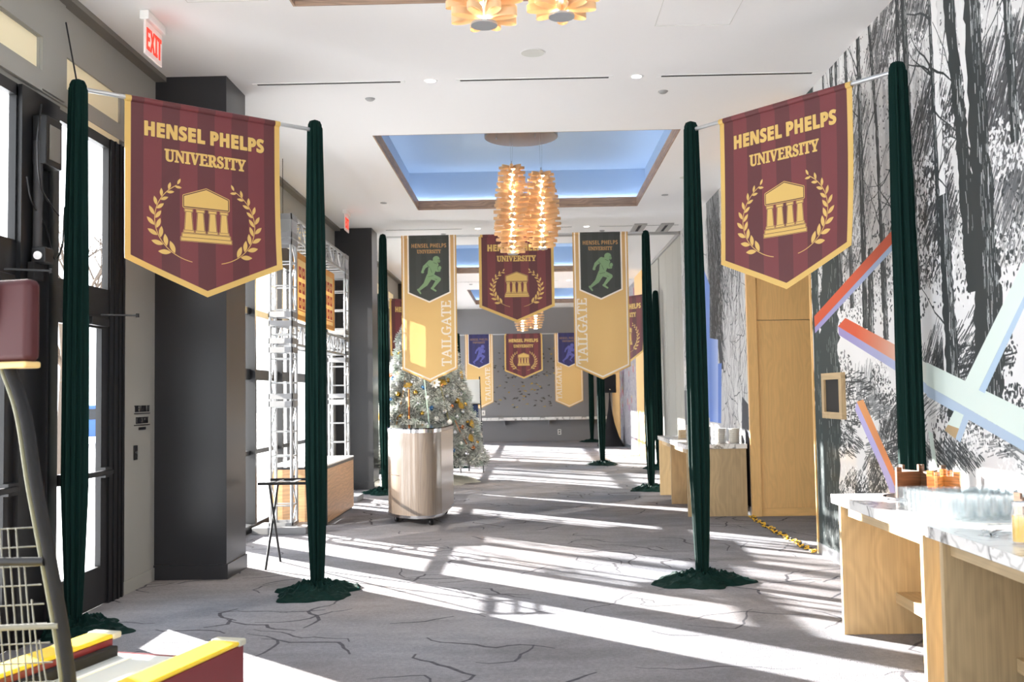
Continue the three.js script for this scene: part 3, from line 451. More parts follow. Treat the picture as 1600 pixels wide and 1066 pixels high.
const mCrest = cloth(bannerTex(720, 1.25, 1.45, 1.19, (c) => crest(c, 720, 1.25), '#d9b566'));
const mGreenL = cloth(bannerTex(520, 0.92, 2.42, 2.21, (c) => pennant(c, 520, 1, '#3b3f3a', '#7f9f72', '#4b6244', '#b58a55'), '#cfa258')), mGreenR = cloth(bannerTex(520, 0.92, 2.42, 2.21, (c) => pennant(c, 520, -1, '#3b3f3a', '#7f9f72', '#4b6244', '#b58a55'), '#cfa258'));
const mBlueL = cloth(bannerTex(300, 0.92, 2.42, 2.21, (c) => pennant(c, 300, 1, '#2b2a63', '#5b5ea8', '#343577', '#8e6f57'), '#cfa258')), mBlueR = cloth(bannerTex(300, 0.92, 2.42, 2.21, (c) => pennant(c, 300, -1, '#2b2a63', '#5b5ea8', '#343577', '#8e6f57'), '#cfa258'));
const crestGeo = bannerGeo(1.25, 1.45, 1.19), crestGeo2 = bannerGeo(1.25, 1.45, 1.19, 0.014, -0.06, 2.4), tailGeo = bannerGeo(0.92, 2.42, 2.21, 0.01, 0.02, 1);
function banner(geo, mat, label, p, turn, W) {
  const t = thing('banner', label, 'banner', p, turn);
  part('printed_fabric', geo, mat, t);
  part('pole_sleeve', (() => { const g = new THREE.CylinderGeometry(0.024, 0.024, W, 14, 1, true); g.rotateZ(PI / 2); g.translate(0, 0.012, 0); const uv = g.attributes.uv; for (let i = 0; i < uv.count; i++) uv.setXY(i, (g.attributes.position.getX(i) / W) + 0.5, 0.997); return g; })(), mat, t);
  return t;
}
// ---------- velvet covered uprights ----------
function drapeGeo(h, ph) {
  const nu = 84, nv = 44, P = [], I = [], prof = [[0, 0.044], [0.1, 0.06], [0.25, 0.078], [0.5, 0.076], [0.75, 0.069], [0.9, 0.06], [0.97, 0.056], [0.988, 0.055], [0.996, 0.042], [1, 0.003]];
  const r = (t) => { let k = 1; while (k < prof.length - 1 && t > prof[k][0]) k++; const f = (t - prof[k - 1][0]) / (prof[k][0] - prof[k - 1][0]); return prof[k - 1][1] + (prof[k][1] - prof[k - 1][1]) * Math.min(1, f); };
  for (let j = 0; j <= nv; j++) {
    const t = j < 34 ? j / 34 * 0.96 : 0.96 + (j - 34) / 10 * 0.04, base = r(t);
    for (let i = 0; i < nu; i++) {
      const a = i / nu * 2 * PI, pl = Math.sin(a * 10 + ph + 1.2 * Math.sin(t * 3 + ph)) * 0.62 + 0.38 * Math.sin(a * 17 + ph * 3 + t * 2.2), rad = base * (1 + (t > 0.98 ? 0.08 : 0.23) * pl);
      P.push(Math.cos(a) * rad, t * h, Math.sin(a) * rad);
    }
  }
  for (let j = 0; j < nv; j++) for (let i = 0; i < nu; i++) { const a = j * nu + i, b = j * nu + (i + 1) % nu; I.push(a, a + nu, b, b, a + nu, b + nu); }
  const g = new THREE.BufferGeometry(); g.setAttribute('position', new THREE.Float32BufferAttribute(P, 3)); g.setIndex(I); g.computeVertexNormals(); return g;
}
function poolGeo(R0, hh, ph) {                            // cloth heaped round the foot
  const nr = 40, na = 150, P = [0, hh, 0], I = [];
  for (let j = 1; j <= nr; j++) for (let i = 0; i < na; i++) {
    const a = i / na * 2 * PI, t = j / nr, edge = R0 * (1 + 0.16 * Math.sin(a * 2 + ph) + 0.1 * Math.sin(a * 5 + ph * 2) + 0.05 * Math.sin(a * 11 + ph)), x = Math.cos(a) * edge * t, z = Math.sin(a) * edge * t;
    const w1 = fbm(x * 7 + 9 + ph, z * 7 + 9, 97, 97, 3, 3), w2 = Math.abs(fbm(x * 11 + 3 + w1 * 2.5, z * 11 + ph + w1 * 2.5 + 5, 97, 97, 8, 2) - 0.5) * 2, f1 = Math.abs(Math.sin(a * 2.5 + t * 5.5 + w1 * 7 + ph)), f2 = Math.abs(Math.sin(a * 7 - t * 9 + w1 * 9 + ph * 2)), ridge = 0.25 * Math.pow(1 - w2, 2) + 0.5 * Math.pow(1 - f1, 1.2) + 0.32 * Math.pow(1 - f2, 1.3);
    const y = j === nr ? 0.001 : Math.max(0.006, Math.pow(1 - t * t, 0.55) * (hh * (0.2 + 0.95 * ridge) * (1 - 0.35 * t) + 0.03 * w1) + 0.012 * (1 - t));
    P.push(x, y, z);
  }
  for (let i = 0; i < na; i++) I.push(0, 1 + (i + 1) % na, 1 + i);
  for (let j = 0; j < nr - 1; j++) for (let i = 0; i < na; i++) { const a = 1 + j * na + i, b = 1 + j * na + (i + 1) % na; I.push(a, b, a + na, b, b + na, a + na); }
  const g = new THREE.BufferGeometry(); g.setAttribute('position', new THREE.Float32BufferAttribute(P, 3)); g.setIndex(I); g.computeVertexNormals(); return g;
}
const pools = [0.4, 1.9, 3.3].map((p) => poolGeo(0.37, 0.1, p));
function upright(x, z, h, label, k, lean = [0, 0]) {
  const t = thing('drape_upright', label, 'drape', [x, 0, z]);
  const d = part('velvet_sleeve', drapeGeo(h - 0.01, k * 1.7), M.velvet, t); d.position.y = 0.01; d.rotation.set(lean[1], 0, lean[0]);
  const fp = part('fabric_pool', pools[k % 3], M.velvet, t); fp.rotation.y = k * 1.3; if (k === 3) fp.scale.set(0.5, 1, 0.5);
  return t;
}
function crossbar(a, b, y, label) { const t = solo('crossbar', merge([bar([a[0], y, a[1]], [b[0], y, b[1]], 0.017, 12), bar([(a[0] + b[0]) / 2, y, (a[1] + b[1]) / 2], [(a[0] * 0.45 + b[0] * 0.55), y, (a[1] * 0.45 + b[1] * 0.55)], 0.0205, 12)]), M.pipe, label, 'pole'); return t; }
function onBar(a, b, s) { const L = Math.hypot(b[0] - a[0], b[1] - a[1]); return [a[0] + (b[0] - a[0]) * s / L, a[1] + (b[1] - a[1]) * s / L]; }
const turnOf = (a, b) => Math.atan2(-(b[1] - a[1]), b[0] - a[0]);
{ // near left and near right frames
  const a = [-3.22, -7.0], b = [-1.78, -8.25], c = [1.42, -8.5], d = [2.64, -7.0];
  upright(a[0], a[1], 3.92, 'green velvet drape on the upright in front of the entrance door, farthest left', 0);
  upright(b[0], b[1], 3.94, 'green velvet drape on the upright at the right of the large left maroon banner', 1);
  upright(c[0], c[1], 3.93, 'green velvet drape on the upright at the left of the large right maroon banner', 2);
  upright(d[0], d[1], 3.92, 'green velvet drape on the upright against the forest mural, behind the bar', 3);
  crossbar(a, b, 3.85, 'grey pole carrying the large left maroon banner between two drapes'); crossbar(c, d, 3.85, 'grey pole carrying the large right maroon banner before the mural');
  let p = onBar(a, b, 0.955), q = onBar(c, d, 0.945);
  banner(crestGeo2, mCrest, 'large maroon and gold university banner nearest on the left, before the dark column', [p[0], 3.835, p[1]], turnOf(a, b), 1.25);
  banner(crestGeo, mCrest, 'large maroon and gold university banner nearest on the right, before the forest mural', [q[0], 3.835, q[1]], turnOf(c, d), 1.25);
}
{ // second row across the hall, and the side frames behind it
  const a = [-2.43, -16.5], b = [1.96, -16.5];
  upright(...a, 4.32, 'green velvet drape beside the second dark column, left end of the second row', 4); upright(...b, 4.3, 'green velvet drape at far end of the plate bar, right end of second row', 5);
  crossbar(a, b, 4.26, 'long grey pole of the second row carrying three banners');
  banner(tailGeo, mGreenL, 'gold tailgate pennant with green player panel above the frosted tree', [-1.66, 4.245, -16.5], 0, 0.92); banner(tailGeo, mGreenR, 'gold tailgate pennant with green player panel right of the hall centre', [1.2, 4.245, -16.5], 0, 0.92);
  banner(crestGeo, mCrest, 'maroon university banner in the middle of the second row behind the pendant lamp', [-0.2, 4.24, -16.5], 0, 1.2);
  const c = [-3.22, -20.9], d = [-1.78, -22.2], e = [1.58, -22.4], f = [2.66, -20.9];
  upright(...c, 3.78, 'green velvet drape by the far windows, hidden end of the left side frame', 6); upright(...d, 3.76, 'green velvet drape behind the frosted tree, inner end of left side frame', 7);
  upright(...e, 3.74, 'green velvet drape standing free on the carpet before the loudspeaker', 8); upright(...f, 3.74, 'shorter green velvet drape against the grey folding partition', 9);
  crossbar(c, d, 3.67, 'grey pole of the left side frame behind the gold pennant'); crossbar(e, f, 3.67, 'grey pole of the right side frame by the folding partition');
  let p = onBar(c, d, 0.95), q = onBar(e, f, 0.9);
  banner(crestGeo, mCrest, 'maroon university banner half hidden behind the left gold pennant, by the windows', [p[0], 3.655, p[1]], turnOf(c, d), 1.25); banner(crestGeo, mCrest, 'maroon university banner half hidden behind the right gold pennant, by the partition', [q[0], 3.655, q[1]], turnOf(e, f), 1.25);
}
{ // last row before the end wall
  const a = [-2.37, -32.8], b = [1.99, -32.8];
  upright(...a, 3.65, 'thin distant green velvet drape at the left end of the last row', 10); upright(...b, 3.65, 'thin distant green velvet drape at the right end of the last row', 11);
  crossbar(a, b, 3.58, 'pale pole of the last row before the grey end wall');
  banner(tailGeo, mBlueL, 'far gold tailgate pennant with blue player panel, left of the end wall art', [-1.68, 3.565, -32.8], 0, 0.92); banner(tailGeo, mBlueR, 'far gold tailgate pennant with blue player panel, right of the end wall art', [1.27, 3.565, -32.8], 0, 0.92);
  banner(crestGeo, mCrest, 'small far maroon university banner over the end wall art', [-0.21, 3.565, -32.8], 0, 1.2);
}
// ---------- ceiling fixtures ----------
{
  const led = M.led, rows = [[-9.17, 'near'], [-17.5, 'second'], [-25.83, 'farthest'], [-0.84, 'overhead']], spans = [[-2.56, -1.13, 'left'], [-0.65, 0.82, 'middle'], [1.23, 2.71, 'right']];
  for (const [z, row] of rows) {
    for (const [x0, x1, side] of spans) {
      const t = thing('slot_diffuser', `${side} black slot air diffuser in the ${row} row across the white ceiling`, 'air vent', [(x0 + x1) / 2, HC, z]), L = (x1 - x0) / 2;
      part('slot', box(-L + 0.04, L - 0.04, -0.004, -0.001, -0.022, 0.022), M.slot, t);
      part('flange', merge([box(-L, L, -0.006, 0, -0.034, -0.022), box(-L, L, -0.006, 0, 0.022, 0.034), box(-L, -L + 0.04, -0.006, 0, -0.022, 0.022), box(L - 0.04, L, -0.006, 0, -0.022, 0.022)]), M.white, t);
    }
    for (const [x, side] of [[-0.885, 'left'], [1.04, 'right']]) {
      const t = thing('downlight', `lit round recessed downlight, ${side} one between slots of the ${row} ceiling row`, 'lamp', [x, HC, z]);
      part('lamp_lens', cyl(0.045, 0.045, -0.004, -0.001, 24), led, t); part('lamp_trim', lathe([[0.045, -0.002], [0.06, -0.007], [0.066, 0]], 28), M.white, t);
      const s = new THREE.SpotLight(new THREE.Color(1, 0.93, 0.82), 4, 9, 0.9, 0.6, 2); s.name = 'downlight_lamp'; s.castShadow = true; s.position.set(x, HC - 0.03, z); s.target.position.set(x, 0, z); scene.add(s, s.target);
    }
    for (const [x, dz, side] of [[-1.54, -0.52, 'left'], [1.35, -0.48, 'right']]) solo('ceiling_sensor', lathe([[0.001, -0.02], [0.03, -0.02], [0.045, -0.008], [0.05, 0]], 20), M.rail, `small round ceiling detector at the ${side} behind the ${row} slot row`, 'sensor', undefined, [x, HC, z + dz]);
  }
  for (const [x, z, side] of [[-2.19, -15.0, 'left'], [2.06, -14.8, 'right']]) solo('sprinkler_cover', cyl(0.05, 0.05, -0.008, 0, 24), M.rail, `flat round sprinkler cover on ceiling ${side} of the blue coffer`, 'sprinkler', undefined, [x, HC, z]);
  const sp = thing('ceiling_speaker', 'round flush ceiling loudspeaker between nearest pendant lamp and slot row', 'speaker', [0.07, HC, -8.46]); part('grille', cyl(0.1, 0.1, -0.006, -0.002, 40), S('#d4d4cd'), sp); part('bezel', lathe([[0.1, -0.004], [0.107, -0.008], [0.112, 0]], 40), M.white, sp);
  const sp2 = copy(sp, 'round flush ceiling loudspeaker above the plate bar', [2.2, HC, -13.6]);
  for (const [x, z, w] of [[1.98, -17.75, 'left'], [2.45, -17.75, 'right']]) {
    const t = thing('slot_grille', `short framed slot grille, ${w} one beside the partition track`, 'air vent', [x, HC, z]);
    part('grille_frame', merge([box(-0.11, -0.03, -0.02, 0, -0.45, 0.45), box(0.03, 0.11, -0.02, 0, -0.45, 0.45), box(-0.03, 0.03, -0.02, 0, -0.45, -0.38), box(-0.03, 0.03, -0.02, 0, 0.38, 0.45)]), M.rail, t); part('slot', box(-0.03, 0.03, -0.006, -0.001, -0.38, 0.38), M.slot, t);
  }
}
const font = await new FontLoader().loadAsync('fonts/droid/droid_sans_bold.typeface.json');
const textGeo = (s, size, depth = 0.004) => { const g = new TextGeometry(s, { font, size, depth, curveSegments: 4, bevelEnabled: false }); g.computeBoundingBox(); g.translate(-(g.boundingBox.max.x + g.boundingBox.min.x) / 2, 0, 0); return g; };
for (const [z, w] of [[-7.5, 'near'], [-15.6, 'far']]) {
  const t = thing('exit_sign', `red lettered exit sign hanging at the left ceiling edge, the ${w} one`, 'exit sign', [-2.87, HC, z], PI / 2);
  part('mount', rbox(-0.18, 0.18, -0.07, 0, -0.035, 0.035, 0.008), M.white, t);
  part('sign_panel', rbox(-0.17, 0.17, -0.33, -0.07, -0.008, 0.008, 0.004), P('#f6e9e6', { roughness: 0.2 }), t);
  const f = textGeo('EXIT', 0.17); f.scale(0.62, 1, 1); f.translate(0, -0.29, 0.0085);
  part('lettering', f, S('#e2382c', { emissive: new THREE.Color(1, 0.08, 0.04), emissiveIntensity: 0.12 }), t);
  const l = new THREE.PointLight(new THREE.Color(1, 0.15, 0.08), 0.004, 2); l.name = 'exit_sign_light'; l.castShadow = true; l.position.set(-2.87 + 0.06, HC - 0.2, z); scene.add(l);
}
// ---------- pendant lamps of looped wood veneer ----------
{
  const veneer = new THREE.MeshPhysicalMaterial({ color: new THREE.Color('#dcb98c'), roughness: 0.8, transmission: 0.25, thickness: 0 });
  const steel = S('#a9acae', { roughness: 0.35, metalness: 0.6 }), bulbM = S('#fff1d0', { emissive: new THREE.Color(1, 0.84, 0.6), emissiveIntensity: 22 });
  function petal(len) {                                   // a closed loop of veneer strip, standing on edge
    const o = [], n = 18, hw = 0.034, hh = 0.018, th = 0.0012;
    for (let i = 0; i < n; i++) { const a = i / n * 2 * PI, rx = (1 - Math.cos(a)) / 2; o.push([0.02 + rx * len, Math.sin(a) * hw * Math.pow(rx, 0.55) * (1.25 - 0.25 * rx)]); }
    const P = [], I = [];
    for (const k of [1, 0]) for (const y of [-hh, hh]) o.forEach(([x, z]) => P.push(x, y, z * (1 - (k ? 0 : 0.07)) + 0));
    for (let i = 0; i < n; i++) { const j = (i + 1) % n; I.push(i, i + n, j, j, i + n, j + n, 2 * n + i, 2 * n + j, 3 * n + i, 2 * n + j, 3 * n + j, 3 * n + i, i, j, 2 * n + i, j, 2 * n + j, 2 * n + i, n + i, 3 * n + i, n + j, n + j, 3 * n + i, 3 * n + j); }
    const g = new THREE.BufferGeometry(); g.setAttribute('position', new THREE.Float32BufferAttribute(P, 3)); g.setIndex(I); g.computeVertexNormals(); return g;
  }
  const pg = petal(0.2), radius = (t) => 0.155 + 0.085 * Math.sin(Math.min(1, t / 0.68) * PI / 2) - (t > 0.75 ? 0.085 * (t - 0.75) / 0.25 : 0);
  function pod(parent, x, z, yTop, tiers, single) {       // yTop: top of the petals
    const p = new THREE.Group(); p.name = 'lamp_pod'; p.position.set(x, yTop, z); parent.add(p);
    const step = 0.0755, L = tiers * step, bulbs = [], loose = [];
    part('stem', cyl(0.009, 0.009, -L, 0.05, 10), steel, p);
    part('end_disc', cyl(0.068, 0.068, -L - 0.012, -L, 28), steel, p);
    for (let k = 0; k < tiers; k++) {
      const t = (k + 0.5) / tiers, y = -(k + 0.5) * step, n = 8, sc = radius(t) / 0.203;
      for (let i = 0; i < n; i++) {
        const a = (i + (k % 2) * 0.5) / n * 2 * PI + k * 0.21 + (hash(k, i, 4) - 0.5) * 0.12, dy = (hash(k, i, 9) - 0.5) * 0.012;
        if (single) { const m = part('petal', pg, veneer, p); m.rotation.y = a; m.position.y = y + dy; m.scale.set(sc, 0.95 + 0.2 * hash(k, i, 5), 0.85 + 0.3 * t); }
        else { const g = pg.clone(); g.scale(sc, 1, 0.85 + 0.3 * t); g.rotateY(a); g.translate(0, y + dy, 0); loose.push(g); }
      }
      for (let i = 0; i < 2; i++) { const a = k * 2.4 + i * PI, g = new THREE.SphereGeometry(0.012, 8, 6); g.translate(Math.cos(a) * 0.028, y - 0.02, Math.sin(a) * 0.028); bulbs.push(g); }
    }
    if (!single) part('petals', merge(loose), veneer, p).userData.kind = 'stuff';
    part('bulbs', merge(bulbs), bulbM, p).userData.kind = 'stuff';
    return L;
  }
  cofferZ.forEach((z, i) => {
    const words = ['nearest pendant lamp pair of looped wood veneer, cut by the top edge', 'whole pendant lamp pair of looped wood veneer under the second blue coffer', 'pendant lamp pair of looped veneer hidden behind the middle maroon banner', 'farthest pendant lamp pair of looped veneer, over the end wall banners'][i];
    const t = thing('pendant_lamp', words, 'lamp', [0, 0, z]);
    part('canopy', lathe([[0.001, 5.085], [0.49, 5.085], [0.5, 5.09], [0.5, 5.15], [0.49, 5.18], [0.001, 5.18]], 56), S('#8d7d6b', { roughness: 0.25, metalness: 0.7 }), t).position.set(-0.07, 0, 0);
    for (const [x, dz, top, n] of [[-0.205, 0.06, 4.7, 16], [0.195, -0.06, 4.63, 14]]) {
      pod(t, x, dz, top, n, i < 2);
      part('cable', merge([bar([x - 0.01, top + 0.04, dz], [x - 0.015, 5.09, dz], 0.0025, 6), bar([x + 0.008, top + 0.04, dz], [x + 0.02, 5.09, dz], 0.0025, 6)]), M.chrome, t);
      for (const f of [0.25, 0.75]) { const l = new THREE.PointLight(new THREE.Color(1, 0.76, 0.46), 0.28, 6); l.name = 'pendant_lamp_light'; l.castShadow = true; l.position.set(x, top - n * 0.0755 * f, z + dz); scene.add(l); }
    }
    part('cable_gland', merge([cyl(0.006, 0.006, 5.03, 5.085, 8, -0.4, 0.15), cyl(0.006, 0.006, 5.03, 5.085, 8, 0.12, 0.2)]), M.chrome, t);
  });
}
const nth = (k) => ['first', 'second', 'third', 'fourth', 'fifth', 'sixth', 'seventh', 'eighth', 'ninth', 'tenth', 'eleventh', 'twelfth', 'thirteenth', 'fourteenth', 'fifteenth', 'sixteenth', 'seventeenth', 'eighteenth', 'nineteenth', 'twentieth', 'topmost'][k];
// ---------- bars on the right ----------
function barCounter(label, x0, x1, z0, z1, h, panels, opt = {}) {       // z0 far end, z1 near end
  const t = thing('serving_bar', label, 'bar', [(x0 + x1) / 2, 0, (z0 + z1) / 2]), cx = (x0 + x1) / 2, cz = (z0 + z1) / 2;
  part('marble_top', rbox(x0 - cx, x1 - cx, h - 0.06, h, z0 - cz, z1 - cz, 0.004, 'z', z0), M.marble, t);
  for (const z of panels) part('end_panel', rbox(x0 + 0.02 - cx, x1 - 0.01 - cx, 0, h - 0.06, z - 0.04 - cz, z - cz, 0.003, 'y', z * 1.3), M.oak, t);
  const ps = [...panels].sort((a, b) => a - b);
  for (let i = 0; i < ps.length; i++) {
    const a = ps[i] - cz, b = (i + 1 < ps.length ? ps[i + 1] - 0.04 : z1 - 0.02) - cz; if (b - a < 0.15) continue;
    part('apron_rail', box(x0 + 0.06 - cx, x0 + 0.09 - cx, h - 0.13, h - 0.06, a, b, 'z', i), M.oak, t);
    part('low_shelf', rbox(x0 + 0.36 - cx, x1 - 0.03 - cx, 0.2, 0.27, a, b, 0.003, 'z', i + 0.5), M.oak, t);
  }
  part('back_panel', box(x1 - 0.03 - cx, x1 - 0.012 - cx, 0.02, h - 0.06, ps[0] - cz, (opt.back ?? ps[ps.length - 1] - 0.04) - cz, 'y', 2), M.oak, t);
  return t;
}
barCounter('oak and marble bar farther away with stacked plates, beside the wood recess', 1.97, 2.76, -15.65, -12.84, 0.92, [-12.86, -14.34, -15.6], {});
barCounter('oak and marble bar on the right carrying the drinking glasses', 2.0, 2.74, -6.76, -5.2, 0.9, [-6.62, -5.25], {});
barCounter('oak and marble bar nearest the viewer at the lower right corner', 2.0, 2.76, -5.16, -3.2, 0.9, [-5.0, -3.24], {});
{ // plates in stacks
  const plate = lathe([[0.001, 0.002], [0.05, 0.002], [0.056, 0], [0.06, 0.003], [0.078, 0.009], [0.08, 0.0105], [0.078, 0.012], [0.058, 0.007], [0.001, 0.006]], 28);
  const stacks = [[2.09, -13.05, 21, 'left stack on the plate bar'], [2.28, -13.1, 18, 'stack behind the drape on plate bar'], [2.49, -13.2, 16, 'second stack from the right on plate bar'], [2.66, -13.15, 16, 'rightmost stack on the plate bar']];
  let first;
  for (const [x, z, n, where] of stacks) for (let k = 0; k < n; k++) {
    const label = `white plate ${nth(k)} from the bottom, ${where}`, y = 0.92 + k * 0.0118;
    if (!first) first = solo('plate', plate, M.china, label, 'plate', `plates in ${where}`, [x, y, z]); else copy(first, label, [x + rr(-0.002, 0.002), y, z + rr(-0.002, 0.002)], undefined, `plates in ${where}`);
  }
  const tb = thing('wooden_box', 'small pale wooden box on far end of the plate bar', 'box', [2.3, 0.92, -14.7]); part('side_wall', merge([box(-0.13, 0.13, 0, 0.12, -0.1, -0.085, 'x'), box(-0.13, 0.13, 0, 0.12, 0.085, 0.1, 'x'), box(-0.13, -0.115, 0, 0.12, -0.085, 0.085, 'z'), box(0.115, 0.13, 0, 0.12, -0.085, 0.085, 'z')]), M.oak, tb); part('base_board', box(-0.115, 0.115, 0, 0.012, -0.085, 0.085), M.oak, tb);
  const nb = thing('napkin_bundle', 'folded blue and white napkins beside the plates on plate bar', 'napkin', [2.3, 0.92, -13.75]);
  for (let k = 0; k < 5; k++) { const g = rbox(-0.07, 0.07, 0, 0.045, -0.07, 0.07, 0.012); g.rotateZ(k * 0.12 - 0.2); g.translate(k * 0.012 - 0.03, 0.02 + k * 0.044, 0); part('napkin', g, k % 2 ? S('#6f74c9') : M.white, nb); }
}
{ // drinking glasses
  const gm = new THREE.MeshPhysicalMaterial({ color: new THREE.Color(0.93, 0.945, 0.95), transmission: 0.96, thickness: 0, roughness: 0.02, ior: 1.5 });
  const g = lathe([[0.001, 0.004], [0.024, 0.004], [0.026, 0.001], [0.0275, 0.003], [0.029, 0.03], [0.032, 0.122], [0.0325, 0.125], [0.0315, 0.125], [0.0275, 0.03], [0.025, 0.014], [0.001, 0.012]], 18);
  let first;
  for (let j = 0; j < 10; j++) for (let i = 0; i < 9; i++) {
    const x = 2.15 + i * 0.066 + (j % 2) * 0.004, z = -5.3 - j * 0.068; if (j > 6 && i > 2 && i < 8 && j > 8) continue;
    const p = [x + rr(-0.003, 0.003), 0.9, z + rr(-0.003, 0.003)], lab = `clear tumbler ${nth(i)} from left in the ${nth(j)} row on the right bar`;
    if (!first) first = solo('tumbler', g, gm, lab, 'glass', 'tumblers in rows on the right bar', p); else copy(first, lab, p);
  }
}
function riser(label, x, y, z, turn, w, h, mat) {         // two notched boards slotted into a cross
  const t = thing('display_riser', label, 'riser', [x, y, z], turn), a = w / 2;
  for (const k of [0, 1]) {
    const pts = [[-a, 0], [-a + 0.03, 0], [-a + 0.05, 0.025], [-a + 0.1, 0.05], [0, 0.055], [a - 0.1, 0.05], [a - 0.05, 0.025], [a - 0.03, 0], [a, 0], [a, h], [a - 0.035, h], [a - 0.035, h - 0.03], [0.02, h - 0.03], [0.02, h + 0.012], [-0.02, h + 0.012], [-0.02, h - 0.03], [-a + 0.035, h - 0.03], [-a + 0.035, h], [-a, h]];
    const g = extrude(pts, 0.016, 0.0015); g.translate(0, 0, -0.008); boxuv(g, 'x'); const m = part('notched_board', g, mat, t); m.rotation.y = k * PI / 2 + 0.0001;
  }
  return t;
}
riser('dark walnut cross shaped riser standing left of the glasses on the bar', 2.46, 0.918, -6.38, 0.35, 0.38, 0.185, M.walnut);
riser('orange toned wooden riser just behind the glasses', 2.5, 0.9, -6.13, 0.75, 0.2, 0.19, M.cherry);
riser('walnut riser standing on the nearest bar beyond the yellow juice jar', 2.49, 0.9, -4.9, 0.5, 0.34, 0.17, M.walnut);
{
  const t = thing('metal_tray', 'dark round metal tray under the walnut riser on the bar', 'tray', [2.44, 0.9, -6.38]);
  part('tray_plate', lathe([[0.001, 0.004], [0.2, 0.004], [0.21, 0.016], [0.213, 0.016], [0.206, 0.0], [0.001, 0.0]], 40), S('#8d8d92', { metalness: 0.9, roughness: 0.25 }), t);
  part('tray_inlay', cyl(0.19, 0.19, 0.004, 0.016, 40), S('#55504d', { metalness: 0.7, roughness: 0.3 }), t);
  const j = thing('juice_jar', 'jar of yellow drink at right edge of the nearest bar', 'jar', [2.17, 0.9, -4.5]);
  part('jar_glass', lathe([[0.001, 0.006], [0.038, 0.006], [0.04, 0.001], [0.043, 0.006], [0.043, 0.13], [0.036, 0.155], [0.036, 0.172], [0.033, 0.172], [0.033, 0.155], [0.04, 0.13], [0.04, 0.01], [0.001, 0.01]], 28), new THREE.MeshPhysicalMaterial({ transmission: 0.95, thickness: 0, roughness: 0.02 }), j);
  part('yellow_drink', cyl(0.037, 0.037, 0.012, 0.125, 24), S('#e0b400', { roughness: 0.25 }), j); part('lid', cyl(0.038, 0.038, 0.172, 0.186, 24), M.chrome, j);
  const s = thing('metal_tongs', 'small metal serving tongs lying on the nearest marble bar', 'tongs', [2.2, 0.9, -4.78], 0.5);
  part('arm', tube([[-0.06, 0.008, 0], [0, 0.02, 0.012], [0.08, 0.01, 0.02]], 0.006, 14, 6), M.chrome, s); part('arm', tube([[-0.06, 0.008, 0], [0, 0.02, -0.012], [0.08, 0.01, -0.02]], 0.006, 14, 6), M.chrome, s);
}
{ // wall screen, chain
  const t = thing('wall_screen', 'small black screen in an oak frame on the forest mural', 'screen', [XR, 1.54, -9.21], -PI / 2);
  part('frame', merge([box(-0.3, 0.3, 0.15, 0.21, 0, 0.04, 'x'), box(-0.3, 0.3, -0.21, -0.15, 0, 0.04, 'x'), box(-0.3, -0.225, -0.15, 0.15, 0, 0.04), box(0.225, 0.3, -0.15, 0.15, 0, 0.04)]), M.oak, t); part('display', box(-0.225, 0.225, -0.15, 0.15, 0.005, 0.02), S('#0c0d10', { roughness: 0.6 }), t);
  const c = thing('plastic_chain', 'yellow and black plastic chain lying across the recess opening', 'chain', [2.77, 0, -11.3]), ring = new THREE.TorusGeometry(0.024, 0.0065, 6, 12); ring.scale(1, 1.5, 1); ring.rotateX(PI / 2);
  const y = S('#e5b52c', { roughness: 0.4 }), b = S('#1d1a18', { roughness: 0.4 });
  for (let k = 0; k < 50; k++) { const m = part('chain_link', ring, k % 3 === 2 ? b : y, c), s = k / 49; m.position.set(-0.02 * Math.sin(s * PI) + 0.015 * Math.sin(k * 0.7) - 0.02, 0.012 + (k % 2) * 0.006, -1.42 + s * 2.8); m.rotation.set(0, 0.25 * Math.sin(k * 0.7), (k % 2 ? 0.6 : -0.35)); }
}
